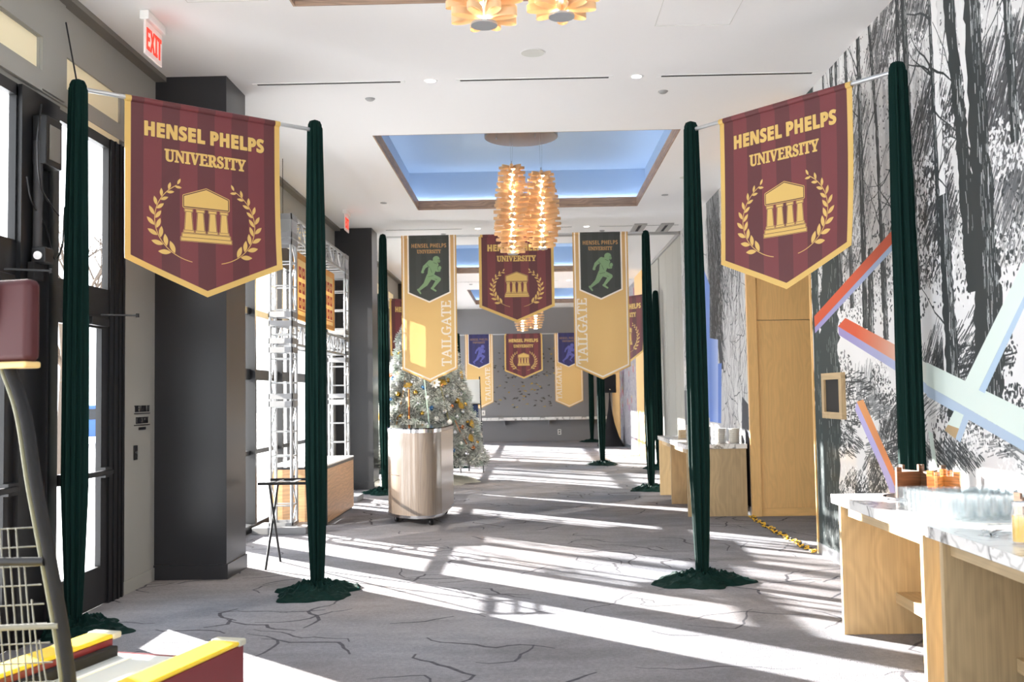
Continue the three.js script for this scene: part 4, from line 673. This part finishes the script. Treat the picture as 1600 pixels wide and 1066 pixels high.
// ---------- rolling bar, crate, folding stand ----------
{
  const t = thing('rolling_bar', 'rounded wood laminate rolling bar with steel rims in front of frosted tree', 'bar cart', [-1.46, 0, -12.9]);
  const crv = new THREE.CatmullRomCurve3([[-0.41, -0.15], [-0.36, 0.2], [-0.18, 0.54], [0.06, 0.69], [0.24, 0.62], [0.33, 0.4]].map(([x, z]) => V(x, 0, z))), pl = crv.getPoints(40).map((p) => [p.x, -p.z]);
  pl.push([0.385, 0.8], [-0.41, 0.8]);
  const shape = (k) => pl.map(([x, y]) => [x * k, y * k + 0.1 * (k - 1)]), slab = (k, y0, y1) => { const g = extrude(shape(k), y1 - y0); g.rotateX(-PI / 2); g.translate(0, y0, 0); return g; };
  const body = slab(1, 0.13, 1.15); { // wrap the grain round the curve
    const p = body.attributes.position, uv = body.attributes.uv; for (let i = 0; i < p.count; i++) uv.setXY(i, Math.atan2(p.getX(i), p.getZ(i) + 0.5) * 0.6, p.getY(i)); }
  part('laminate_body', body, M.laminate, t);
  part('lower_rim', slab(1.012, 0.1, 0.135), M.chrome, t); part('upper_rim', slab(1.012, 1.145, 1.19), M.chrome, t); part('glass_top', slab(1.025, 1.19, 1.205), P('#17181b', { roughness: 0.06 }), t);
  part('panel_joint', merge(pl.slice(0, 17).map(([x, y], i, a) => (i ? beam([a[i - 1][0] * 1.002, 0.62, -a[i - 1][1] * 1.002], [x * 1.002, 0.62, -y * 1.002], 0.004, 0.005) : null)).filter(Boolean)), M.chrome, t);
  for (const [x, z] of [[-0.28, 0.1], [0.2, 0.5], [0.28, -0.65], [-0.32, -0.65]]) { const c = new THREE.CylinderGeometry(0.042, 0.042, 0.03, 20); c.rotateZ(PI / 2); c.rotateY(0.6); c.translate(x, 0.042, z); const w = part('caster', c, M.blackMatte, t); const f = cyl(0.012, 0.012, 0.03, 0.11, 10, x, z); part('fork', f, M.chrome, w); const h = new THREE.CylinderGeometry(0.016, 0.016, 0.034, 14); h.rotateZ(PI / 2); h.rotateY(0.6); h.translate(x, 0.042, z); part('hub', h, M.chrome, w); }
  const bx = thing('portable_bar', 'low wood panelled portable bar with white top under the metal truss', 'bar', [-2.9, 0, -13.45]);
  part('front_panel', box(-0.36, 0.3, 0.03, 0.7, 0.92, 0.945, 'x', 0.2), M.crate, bx); part('side_panel', box(0.305, 0.325, 0.03, 0.7, -0.95, 0.91, 'z', 0.7), M.crate, bx);
  part('frame', merge([box(0.297, 0.33, 0.0, 0.72, 0.915, 0.95), box(-0.39, 0.3, 0.7, 0.725, 0.9, 0.948), box(0.3, 0.328, 0.7, 0.735, -0.96, 0.915), box(-0.39, -0.36, 0, 0.72, 0.915, 0.95), box(-0.36, 0.3, 0, 0.03, -0.95, 0.93), box(-0.39, 0.3, 0.03, 0.72, -0.965, -0.94)]), M.black, bx);
  part('bar_top', rbox(-0.39, 0.33, 0.735, 0.755, -0.965, 0.95, 0.004), M.white, bx); part('hand_slot', rbox(-0.12, -0.06, 0.6, 0.63, 0.94, 0.95, 0.003), M.black, bx);
  const st = thing('folding_stand', 'black folding tray stand with crossed legs by the near truss tower', 'stand', [-2.3, 0, -9.57]);
  for (const x of [-0.2, 0.22]) { part('crossed_leg', bar([x, 0, 0.23], [x + 0.01, 0.79, -0.22], 0.011, 10), M.black, st); part('crossed_leg', bar([x + 0.025, 0, -0.23], [x + 0.035, 0.79, 0.22], 0.011, 10), M.black, st); }
  for (const z of [-0.23, 0.23]) part('top_rail', bar([-0.27, 0.8, z], [0.27, 0.8, z], 0.014, 10), M.black, st);
  for (const x of [-0.15, 0.02, 0.18]) part('strap', box(x - 0.025, x + 0.025, 0.795, 0.8, -0.23, 0.23), M.blackMatte, st);
}
// ---------- truss arch with sign ----------
{
  const t = thing('truss_arch', 'aluminium box truss arch standing along the left windows', 'truss', [-3.0, 0, -13.8]), r = 0.0185, h = 0.145;
  function truss(name, a, axis, L, step) {                // square truss from point a along an axis
    const g = new THREE.Group(); g.name = name; g.position.set(...a); t.add(g);
    const D = axis === 'y' ? (u, v, s) => [u, s, v] : (u, v, s) => [u, v, s];
    for (const u of [-h + r, h - r]) for (const v of [-h + r, h - r]) part('chord', bar(D(u, v, 0), D(u, v, L), r, 10), M.alu, g);
    const n = Math.max(1, Math.round(L / step)), e = h - r;
    for (let k = 0; k <= n; k++) {
      const s = Math.min(L - 0.02, Math.max(0.02, k * L / n));
      for (const q of [[-e, -e, e, -e], [e, -e, e, e], [e, e, -e, e], [-e, e, -e, -e]]) part('rung', bar(D(q[0], q[1], s), D(q[2], q[3], s), 0.011, 6), M.alu, g);
      if (k < n) { const s2 = Math.min(L - 0.02, (k + 1) * L / n), f = k % 2; for (const u of [-e, e]) { part('brace', bar(D(u, f ? -e : e, s), D(u, f ? e : -e, s2), 0.009, 6), M.alu, g); } }
    }
    return g;
  }
  const plates = (g, ys, axis) => { for (const y of ys) for (const q of [[-h, h, -h, -h + 0.012], [-h, h, h - 0.012, h], [-h, -h + 0.012, -h, h], [h - 0.012, h, -h, h]]) part('joint_plate', box(q[0], q[1], y - 0.035, y + 0.035, q[2], q[3]), M.aluPlate, g); };
  for (const [z, n] of [[1.75, 0], [-1.75, 1]]) {
    const g = truss('tower', [0, 0.02, z], 'y', 3.82, 0.305); plates(g, [0.06, 1.51, 1.6, 2.16, 2.27, 2.48, 2.59, 3.47, 3.56, 3.78]);
    part('corner_block', merge([box(-h, h, 3.5, 3.8, h - 0.01, h - 0.004), box(h - 0.01, h - 0.004, 3.5, 3.8, -h, h)].map((b) => b)), M.alu, g).scale.set(1, 1, 1);
    part('base_plate', rbox(-0.3, 0.34, -0.02, 0.06, -0.2, 0.32, 0.006), M.aluPlate, g);
  }
  const b1 = truss('beam', [0, 3.69, -1.6], 'z', 3.2, 0.3), b2 = truss('beam', [0, 2.38, -1.6], 'z', 3.2, 0.3);
  const sg = thing('hanging_sign', 'orange framed yellow sign with maroon blocks hung inside the truss arch', 'sign', [-2.96, 3.02, -13.72], PI / 2);
  part('sign_frame', merge([box(-1.22, 1.22, 0.36, 0.44, -0.02, 0.02), box(-1.22, 1.22, -0.42, -0.36, -0.02, 0.02), box(-1.22, -1.15, -0.36, 0.36, -0.02, 0.02), box(1.15, 1.22, -0.36, 0.36, -0.02, 0.02)]), S('#d9922f', { roughness: 0.5 }), sg);
  part('sign_face', box(-1.15, 1.15, -0.36, 0.36, -0.012, 0.012), P('#f5d98e', { roughness: 0.6, transmission: 0.3, thickness: 0 }), sg);
  const blocks = []; for (let i = 0; i < 11; i++) for (let j = 0; j < 3; j++) { const x = -1.0 + i * 0.2, y = 0.2 - j * 0.2; if ((i * 7 + j * 5) % 9 === 4) continue; blocks.push(box(x - 0.07, x + 0.07, y + 0.03, y + 0.07, 0.012, 0.015), box(x - 0.07, x + 0.07, y - 0.07, y - 0.03, 0.012, 0.015), box(x - 0.07, x - 0.03, y - 0.03, y + 0.03, 0.012, 0.015), box(x + 0.03, x + 0.07, y - 0.03, y + 0.03, 0.012, 0.015)); }
  part('maroon_blocks', merge(blocks), S('#b4453a'), sg); part('rule_line', box(-1.1, 1.1, -0.3, -0.29, 0.012, 0.015), S('#b4453a'), sg);
}
// ---------- frosted tree with ornaments ----------
{
  const TX = -1.95, TZ = -18.6, t = thing('frosted_tree', 'tall frosted white and green Christmas tree behind the rolling bar', 'tree', [TX, 0, TZ]);
  part('trunk', cyl(0.07, 0.02, 0.02, 3.6, 12), S('#4a382a'), t);
  const rad = (y) => 1.02 * Math.pow(Math.max(0.02, 1 - (y - 0.3) / 3.65), 0.92) + 0.03;
  { // one tuft: needles fanned round a tip, dark at the root and frosted at the end
    const P = [], C = [], I = [], n = 26;
    for (let k = 0; k < n; k++) {
      const z = 1 - (k + 0.5) / n * 1.35, a = k * 2.39996, q = Math.sqrt(Math.max(0, 1 - z * z)), d = V(Math.cos(a) * q, Math.sin(a) * q, z), s = V(-d.y, d.x, 0.001).normalize(), w = 0.085, L = 0.75 + 0.35 * hash(k, 2, 2), i0 = P.length / 3, u = d.clone().cross(s);
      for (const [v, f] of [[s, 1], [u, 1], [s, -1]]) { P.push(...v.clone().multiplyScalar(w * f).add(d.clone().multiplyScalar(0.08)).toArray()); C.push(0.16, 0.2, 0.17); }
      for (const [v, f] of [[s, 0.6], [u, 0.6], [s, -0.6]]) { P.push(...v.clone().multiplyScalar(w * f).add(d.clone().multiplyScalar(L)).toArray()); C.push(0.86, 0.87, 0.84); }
      for (let e = 0; e < 3; e++) { const f = (e + 1) % 3; I.push(i0 + e, i0 + f, i0 + 3 + e, i0 + f, i0 + 3 + f, i0 + 3 + e); } I.push(i0 + 3, i0 + 4, i0 + 5);
    }
    const g = new THREE.BufferGeometry(); g.setAttribute('position', new THREE.Float32BufferAttribute(P, 3)); g.setAttribute('color', new THREE.Float32BufferAttribute(C, 3)); g.setIndex(I); g.computeVertexNormals();
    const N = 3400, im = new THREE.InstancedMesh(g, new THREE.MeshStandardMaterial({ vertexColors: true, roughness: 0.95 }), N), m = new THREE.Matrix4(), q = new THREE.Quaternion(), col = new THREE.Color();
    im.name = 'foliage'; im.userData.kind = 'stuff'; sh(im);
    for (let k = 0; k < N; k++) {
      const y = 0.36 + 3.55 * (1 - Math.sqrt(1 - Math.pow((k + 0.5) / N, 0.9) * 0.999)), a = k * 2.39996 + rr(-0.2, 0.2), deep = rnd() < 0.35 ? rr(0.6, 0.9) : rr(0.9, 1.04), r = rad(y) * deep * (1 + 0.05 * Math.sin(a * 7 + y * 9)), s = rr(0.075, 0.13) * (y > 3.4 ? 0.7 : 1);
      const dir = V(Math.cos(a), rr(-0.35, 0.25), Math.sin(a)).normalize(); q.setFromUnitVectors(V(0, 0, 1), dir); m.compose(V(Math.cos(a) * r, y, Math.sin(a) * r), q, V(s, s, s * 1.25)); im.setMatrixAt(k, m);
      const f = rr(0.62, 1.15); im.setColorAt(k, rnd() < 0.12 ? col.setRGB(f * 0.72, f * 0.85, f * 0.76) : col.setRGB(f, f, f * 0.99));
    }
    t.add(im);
    const skirt = lathe([[0.05, 0.32], [0.2, 0.2], [0.5, 0.09], [0.85, 0.03], [0.95, 0.0]], 60), sp = skirt.attributes.position; for (let i = 0; i < sp.count; i++) { const a = Math.atan2(sp.getZ(i), sp.getX(i)), k = 1 + 0.09 * Math.sin(a * 9); sp.setX(i, sp.getX(i) * k); sp.setZ(i, sp.getZ(i) * k); sp.setY(i, sp.getY(i) * (1 + 0.3 * Math.sin(a * 9 + 1))); } skirt.computeVertexNormals();
    part('skirt', skirt, S('#d8d4c6', { roughness: 0.9, side: THREE.DoubleSide }), t);
  }
  const surf = (a, y, k = 1.08) => [TX + Math.cos(a) * rad(y) * k, y, TZ + Math.sin(a) * rad(y) * k];
  const kinds = [['silver', S('#d9dbdf', { metalness: 1, roughness: 0.15 })], ['gold', S('#c9a24a', { metalness: 1, roughness: 0.25 })], ['blue', S('#3f6fa0', { metalness: 0.6, roughness: 0.2 })], ['pearl white', S('#efece6', { roughness: 0.25 })], ['copper', S('#b87446', { metalness: 1, roughness: 0.25 })]];
  const ball = merge([new THREE.SphereGeometry(1, 20, 14), cyl(0.22, 0.22, 0.93, 1.16, 12)]), protos = {};
  for (let k = 0; k < 110; k++) {
    const kk = kinds[[0, 1, 0, 2, 3, 1, 0, 4, 3, 0][k % 10]], a = R(14 + ((k * 61.8) % 152)), y = 0.55 + 2.1 * ((k * 0.618) % 1), lab = `${kk[0]} ball ornament among others like it on the frosted tree`;
    const o = protos[kk[0]] ? copy(protos[kk[0]], lab, surf(a, y)) : (protos[kk[0]] = solo('ball_ornament', ball, kk[1], lab, 'ornament', `${kk[0]} ball ornaments on the frosted tree`, surf(a, y)));
    o.scale.setScalar(rr(0.032, 0.052));
  }
  const leaf = (L0, W0, L = L0 * 0.8, W = W0 * 0.7) => { const s = new THREE.Shape(); s.moveTo(0, 0); s.quadraticCurveTo(W, L * 0.45, 0, L); s.quadraticCurveTo(-W, L * 0.45, 0, 0); return new THREE.ExtrudeGeometry(s, { depth: 0.004, bevelEnabled: false, curveSegments: 6 }); };
  const gold = S('#b8943f', { metalness: 0.75, roughness: 0.35 });
  for (const [a, y, turn, w] of [[28, 1.06, -1.1, 'at the right edge, lower one'], [20, 1.95, -1.0, 'at the right edge, upper one'], [40, 1.38, -0.7, 'right of the blue balls'], [108, 1.75, 0.3, 'in the middle under the gold pennant'], [62, 1.8, -0.4, 'beside the white flower'], [150, 1.2, 1.0, 'at the left edge by the drape'], [36, 0.8, -0.9, 'low on the right above the skirt']]) {
    const p = surf(R(a), y, 1.1), o = thing('gold_leaf_spray', `spray of gilded leaves on the frosted tree ${w}`, 'ornament', p, PI / 2 - R(a));
    for (let k = 0; k < 6; k++) { const g = leaf(0.15, 0.05); g.rotateX(0.35); g.rotateZ(turn + (k - 2.5) * 0.42); part('gilded_leaf', g, gold, o); }
  }
  { const p = surf(R(72), 1.83, 1.1), o = thing('white_flower', 'large white fabric flower on the frosted tree', 'ornament', p, PI / 2 - R(72)); for (let k = 0; k < 8; k++) { const g = leaf(0.15, 0.06); g.rotateX(0.4); g.rotateZ(k * PI / 4 + 0.2); part('petal', g, M.white, o); } const c = new THREE.SphereGeometry(0.025, 12, 8); part('flower_centre', c, gold, o); }
  { const p = surf(R(103), 1.2, 1.16), o = thing('copper_icicle', 'long copper stick ornament hanging on the frosted tree', 'ornament', p); part('rod', bar([0, 0.0, 0], [-0.01, 0.52, -0.1], 0.019, 10, 0.014), kinds[4][1], o);
    const q = surf(R(83), 1.1, 1.16), r = thing('mint_icicle', 'long pale mint stick ornament hanging on the frosted tree', 'ornament', q); part('rod', beam([0.03, 0, 0], [-0.06, 0.78, -0.12], 0.045, 0.018), S('#b9d2c4', { roughness: 0.3 }), r);
    const mk = (label, A, col) => { const pts = A.map(([a, y]) => { const s = surf(R(a), y, 1.1); return s; }); solo('ribbon', tube(pts, 0.012, 30, 5), S(col, { roughness: 0.5 }), label, 'ribbon'); };
    mk('gold ribbon hanging down the left half of the frosted tree', [[118, 2.1], [117, 1.6], [119, 1.2], [120, 0.9]], '#b08a52'); mk('copper ribbon curling on the right side of the frosted tree', [[50, 1.15], [46, 0.95], [40, 0.72]], '#b5805c'); mk('olive ribbon hanging right of the mint stick on the frosted tree', [[66, 2.1], [62, 1.6], [58, 1.1]], '#8f8a5c'); }
  const e = thing('sign_board', 'white board on a dark easel half hidden by the frosted tree', 'sign', [-1.25, 0, -20.6], 0.15);
  part('board', rbox(-0.2, 0.2, 1.42, 1.92, 0, 0.02, 0.009), M.white, e); part('lower_board', rbox(-0.1, 0.16, 1.15, 1.4, 0, 0.02, 0.005), S('#27365f'), e);
  part('leg', bar([-0.22, 0, 0.06], [-0.17, 1.95, -0.02], 0.014, 8), M.black, e); part('leg', bar([0.25, 0, 0.06], [0.2, 1.98, -0.02], 0.014, 8), M.black, e); part('leg', bar([0, 0, -0.5], [0, 1.9, -0.03], 0.014, 8), M.black, e); part('ledge', box(-0.22, 0.22, 1.4, 1.42, -0.02, 0.05), M.black, e);
}
// ---------- end of the hall ----------
{
  const l = thing('wall_ledge', 'long marble ledge along the grey end wall', 'shelf', [0, 0, ZE]);
  part('marble_slab', rbox(-3.2, 2.74, 0.72, 0.82, 0, 0.36, 0.005, 'x'), M.marble, l); for (const x of [-2.4, -0.9, 0.6, 2.1]) part('bracket', box(x - 0.02, x + 0.02, 0.56, 0.72, 0, 0.3), M.backWall, l);
  const a = thing('wall_sculpture', 'scatter of small dark and gold leaf pieces on the grey end wall', 'wall art', [-0.15, 2.2, ZE]);
  for (const [nm, mat, n] of [['dark_pieces', S('#5f5b55', { metalness: 0.4, roughness: 0.5 }), 120], ['gold_pieces', S('#c9a85a', { metalness: 0.8, roughness: 0.3 }), 46]]) { const gs = []; for (let i = 0; i < n; i++) { const g = new THREE.ConeGeometry(rr(0.015, 0.035), rr(0.06, 0.13), 5), t = rr(0, 2 * PI), q = Math.pow(rnd(), 0.6); g.scale(1, 1, 0.4); g.rotateZ(PI / 2 + rr(-0.5, 0.5)); g.translate(Math.cos(t) * q * 1.75, Math.sin(t) * q * 1.15, 0.03); gs.push(g); } part(nm, merge(gs), mat, a).userData.kind = 'stuff'; }
  const o = thing('wall_outlet', 'white outlet plate low on the grey end wall', 'outlet', [0.96, 0.3, ZE]); part('cover_plate', rbox(-0.06, 0.06, -0.09, 0.09, 0, 0.012, 0.004), M.white, o); part('socket', merge([box(-0.03, 0.03, 0.02, 0.06, 0.012, 0.014), box(-0.03, 0.03, -0.06, -0.02, 0.012, 0.014)]), M.slot, o);
  const o2 = thing('wall_switch', 'white control plate on the end wall under the left far pennant', 'switch', [-1.62, 0.98, ZE]); part('cover_plate', rbox(-0.06, 0.06, -0.09, 0.09, 0, 0.012, 0.004), M.white, o2); part('rocker', box(-0.02, 0.02, -0.04, 0.04, 0.012, 0.018), M.rail, o2);
  const s = thing('loudspeaker', 'black loudspeaker on a stand in a stretched black cover, far right', 'speaker', [2.38, 0, -30.1]);
  part('cabinet', rbox(-0.19, 0.19, 1.6, 2.16, -0.17, 0.17, 0.02), S('#1b1b1e', { roughness: 0.7 }), s); part('grille', rbox(-0.165, 0.165, 1.63, 2.13, 0.165, 0.178, 0.006), S('#141416', { roughness: 0.9 }), s); part('badge', cyl(0.015, 0.015, 0, 0.004, 12).rotateX(PI / 2).translate(0, 1.7, 0.178), M.chrome, s);
  const sk = lathe([[0.028, 1.6], [0.03, 1.45], [0.07, 1.1], [0.17, 0.7], [0.34, 0.3], [0.53, 0.0]], 4); sk.rotateY(PI / 4); part('stretch_cover', sk, S('#19181b', { roughness: 0.85, side: THREE.DoubleSide }), s); part('pole', cyl(0.02, 0.02, 0.3, 1.6, 12), M.black, s);
}
// ---------- left wall fittings ----------
{
  const s = thing('wall_lettering', 'black room name lettering on the pale pier left of the dark column', 'sign', [XL, 1.5, -8.61], PI / 2), ink = S('#15151d', { roughness: 0.5 });
  const l1 = textGeo('THE LAWN AT', 0.056, 0.006), l2 = textGeo('LIMELIGHT', 0.056, 0.006); l1.scale(0.66, 1, 1); l2.scale(0.66, 1, 1); l2.translate(0, -0.1, 0);
  part('upper_words', l1, ink, s); part('lower_words', l2, ink, s); part('underline', box(-0.17, 0.17, -0.018, -0.01, 0, 0.006), ink, s); part('underline', box(-0.17, 0.17, -0.118, -0.11, 0, 0.006), ink, s); part('dash', box(-0.075, 0.075, -0.155, -0.132, 0, 0.006), ink, s);
  const w = thing('wall_control', 'black wall control plate under the room name lettering', 'switch', [XL, 1.155, -8.46], PI / 2); part('plate', rbox(-0.035, 0.035, -0.062, 0.062, 0, 0.012, 0.004), M.black, w); part('button', cyl(0.012, 0.012, 0, 0.02, 14).rotateX(PI / 2), M.chrome, w); part('screw', merge([cyl(0.004, 0.004, 0, 0.014, 8).rotateX(PI / 2).translate(0, 0.045, 0), cyl(0.004, 0.004, 0, 0.014, 8).rotateX(PI / 2).translate(0, -0.045, 0)]), M.chrome, w);
  const f = thing('wall_floodlight', 'small dark swivel floodlight with bright round lens on the door post', 'lamp', [XL + 0.03, 2.62, -6.62]);
  part('bracket', rbox(0, 0.05, -0.2, -0.08, -0.07, 0.07, 0.01), M.blackMatte, f); part('conduit', cyl(0.03, 0.03, 0.02, 0.75, 14, 0.035, 0), S('#3a3a3c'), f); part('housing', rbox(0.02, 0.12, -0.09, 0.02, -0.06, 0.06, 0.012), M.black, f); { const g = cyl(0.028, 0.028, 0, 0.01, 18); g.rotateX(PI / 2); g.translate(0.07, -0.04, 0.06); part('lens', g, S('#ffffff', { roughness: 0.1 }), f); }
  const b = thing('junction_box', 'dark box with cables high on the black door post', 'box', [XL + 0.03, 3.35, -6.7]); part('casing', rbox(0, 0.1, -0.14, 0.2, -0.13, 0.1, 0.01), M.black, b); part('cover', rbox(0.1, 0.108, -0.1, 0.14, -0.09, 0.06, 0.003), M.trimGrey, b);
  solo('loose_cable', tube([[XL + 0.12, 3.6, -6.55], [XL + 0.16, 3.3, -6.42], [XL + 0.14, 3.05, -6.5], [XL + 0.1, 2.96, -6.72], [XL + 0.1, 2.9, -6.85]], 0.007, 40, 6), M.black, 'black cable looping beside the dark box on the door post', 'cable');
  solo('loose_cable', tube([[XL + 0.05, 3.1, -6.5], [XL + 0.07, 2.95, -6.52], [XL + 0.06, 2.8, -6.75], [XL + 0.05, 2.6, -6.9], [XL + 0.04, 2.7, -7.02], [XL + 0.04, 3.0, -7.06]], 0.006, 50, 6), M.black, 'black cable hanging from the door post to the nearest drape', 'cable');
  solo('support_wire', bar([XL + 0.04, 4.36, -7.06], [-3.23, 3.9, -7.0], 0.006, 6), M.black, 'thin black wire tying the leftmost drape top to the wall', 'wire');
  solo('support_wire', bar([-3.0, 3.84, -12.05], [-3.0, 4.54, -12.05], 0.004, 6), M.black, 'thin wire from the near truss tower up to the ceiling', 'wire');
}
// ---------- arcade basketball machine in the near left corner ----------
{
  const t = thing('basketball_machine', 'red and yellow arcade basketball machine in the near left corner', 'arcade game', [-1.925, 0, -3.73], -0.26);
  const red = S('#6d2026', { roughness: 0.4 }), dark = S('#3f0c11', { roughness: 0.6 }), yellow = S('#e6c22f', { roughness: 0.35 }), deck = S('#c6cbca', { roughness: 0.5 });
  // local -z runs away from the backboard to the player's end
  const L0 = -0.92, L1 = 1.5;
  part('side_panel', rbox(0.35, 0.395, 0.04, 0.5, L0, L1, 0.008), red, t); part('side_panel', rbox(-0.395, -0.35, 0.04, 0.5, L0, L1, 0.008), red, t);
  part('end_panel', rbox(-0.35, 0.35, 0.04, 0.43, L0, L0 + 0.03, 0.006), red, t);
  for (const s of [1, -1]) { part('rail_cap', rbox(s > 0 ? 0.26 : -0.4, s > 0 ? 0.4 : -0.26, 0.5, 0.52, L0 + 0.04, L1, 0.009), yellow, t); part('cap_end', rbox(s > 0 ? 0.255 : -0.402, s > 0 ? 0.402 : -0.255, 0.495, 0.524, L0 - 0.01, L0 + 0.05, 0.008), S('#b9b6a4', { roughness: 0.4 }), t); part('inner_rail', box(s > 0 ? 0.26 : -0.35, s > 0 ? 0.35 : -0.26, 0.43, 0.5, L0 + 0.05, L1), s > 0 ? yellow : red, t); }
  part('bumper', rbox(-0.26, -0.22, 0.42, 0.475, L0 + 0.06, L1, 0.008), M.blackMatte, t); part('ball_deck', box(-0.26, 0.26, 0.4, 0.43, L0 + 0.03, L1, 'z'), deck, t); part('deck_strip', box(-0.15, -0.13, 0.43, 0.434, L0 + 0.08, L1), M.white, t);
  for (const z of [L0 + 0.3, 1.2]) for (const s of [-1, 1]) part('foot', box(s * 0.28 - 0.03, s * 0.28 + 0.03, 0, 0.04, z - 0.04, z + 0.04), M.black, t);
  part('side_frame', tube([[-0.3, 2.4, 0.0], [-0.226, 1.78, -0.168], [-0.154, 1.572, -0.187], [-0.101, 1.266, -0.2], [-0.043, 0.962, -0.216], [0.003, 0.712, -0.229], [0.034, 0.498, -0.237], [0.035, 0.42, -0.24]], 0.024, 50, 10), M.blackMatte, t);
  part('side_frame', tube([[-0.34, 2.4, 0.0], [-0.266, 1.78, -0.168], [-0.194, 1.572, -0.187], [-0.141, 1.266, -0.2], [-0.083, 0.962, -0.216], [-0.037, 0.712, -0.229], [-0.006, 0.498, -0.237], [-0.005, 0.42, -0.24]], 0.01, 50, 8), S('#6e6d58'), t);
  const cords = []; const edge = (y) => -0.01 - (y - 0.5) * 0.19;
  for (let k = 0; k < 9; k++) { const y = 0.5 + k * 0.075; cords.push(bar([edge(y) - 0.01, y, -0.22], [-0.75, y - 0.03, -0.05], 0.0032, 5)); }
  for (let k = 0; k < 13; k++) { const x = -0.03 - k * 0.034, yt = Math.min(1.1, 0.5 + (k + 1) * 0.16); cords.push(bar([x, 0.43, -0.2], [x - 0.05, yt, -0.2 + k * 0.006], 0.0032, 5)); }
  part('net', merge(cords), S('#6f6f68', { roughness: 0.8 }), t).userData.kind = 'stuff';
  part('cross_bar', bar([-0.0, 0.72, -0.21], [-0.75, 0.69, -0.05], 0.012, 8), S('#77766c'), t); part('cross_bar', bar([-0.06, 0.97, -0.2], [-0.75, 0.97, -0.05], 0.018, 8), M.black, t);
  part('marquee', rbox(-1.1, -0.088, 1.76, 2.09, -0.21, -0.13, 0.03), dark, t); part('marquee_trim', rbox(-1.1, -0.095, 1.735, 1.762, -0.215, -0.125, 0.01), S('#d8b878', { roughness: 0.4 }), t);
}
// ---------- street side ----------
{
  const wallM = S('#dedbd4'), glassM = P('#8fa0b0', { roughness: 0.1 });
  const b = thing('street_building', 'long pale building with windows across the street', 'building', [-62, 0, -70]);
  part('wall', box(-5, 5, 0, 6.4, -28, 30), wallM, b); part('cornice', box(-5.2, 5.2, 6.4, 6.7, -28.2, 30.2), S('#b5b2ac'), b);
  for (let i = 0; i < 14; i++) for (let j = 0; j < 2; j++) part('window', box(5, 5.06, 1.2 + j * 3, 3 + j * 3, -25 + i * 4, -23.2 + i * 4), glassM, b);
  const bark = S('#5a5048', { roughness: 0.95 });
  const tree = (x, z, h, label) => {
    const o = thing('bare_tree', label, 'tree', [x, -0.03, z]), gs = [];
    part('trunk', bar([0, 0, 0], [0.1, h * 0.45, 0.05], 0.13, 10, 0.09), bark, o);
    const grow = (p, d, L, r, n) => { const q = [p[0] + d[0] * L, p[1] + d[1] * L, p[2] + d[2] * L]; gs.push(bar(p, q, r, 5, r * 0.65)); if (n) for (let k = 0; k < 3; k++) { const e = V(d[0] + rr(-0.8, 0.8), d[1] + rr(-0.2, 0.5), d[2] + rr(-0.8, 0.8)).normalize(); grow(q, e.toArray(), L * rr(0.6, 0.8), r * 0.6, n - 1); } };
    for (let k = 0; k < 4; k++) grow([0.1, h * 0.42, 0.05], V(rr(-0.7, 0.7), 1, rr(-0.7, 0.7)).normalize().toArray(), h * 0.2, 0.07, 4);
    part('branches', merge(gs), bark, o).userData.kind = 'stuff';
  };
  tree(-9.5, -20, 5.5, 'bare street tree outside the entrance door glass'); tree(-11, -31, 5, 'bare street tree outside beyond the truss'); tree(-13, -38, 5.5, 'bare street tree farther out behind the first ones');
  const c = thing('parked_car', 'blue car parked on the snowy street outside the door', 'car', [-17, -0.03, -38], 0.9);
  const prof = [[-2.1, 0.35], [-2.15, 0.75], [-1.5, 0.85], [-0.9, 1.4], [0.7, 1.42], [1.4, 0.95], [2.1, 0.85], [2.15, 0.35]]; const g = extrude(prof, 1.6, 0.06); g.translate(0, 0, -0.8); part('car_body', g, P('#3a64a8', { roughness: 0.3 }), c);
  const gl = extrude([[-1.3, 0.92], [-0.85, 1.33], [0.62, 1.34], [1.15, 0.96]], 1.76); gl.translate(0, 0, -0.88); part('car_windows', gl, P('#20262c', { roughness: 0.1 }), c);
  for (const x of [-1.35, 1.35]) for (const z of [-0.8, 0.8]) { const w = new THREE.CylinderGeometry(0.33, 0.33, 0.22, 20); w.rotateX(PI / 2); w.translate(x, 0.33, z); part('wheel', w, M.blackMatte, c); }
}
renderer.render(scene, camera);
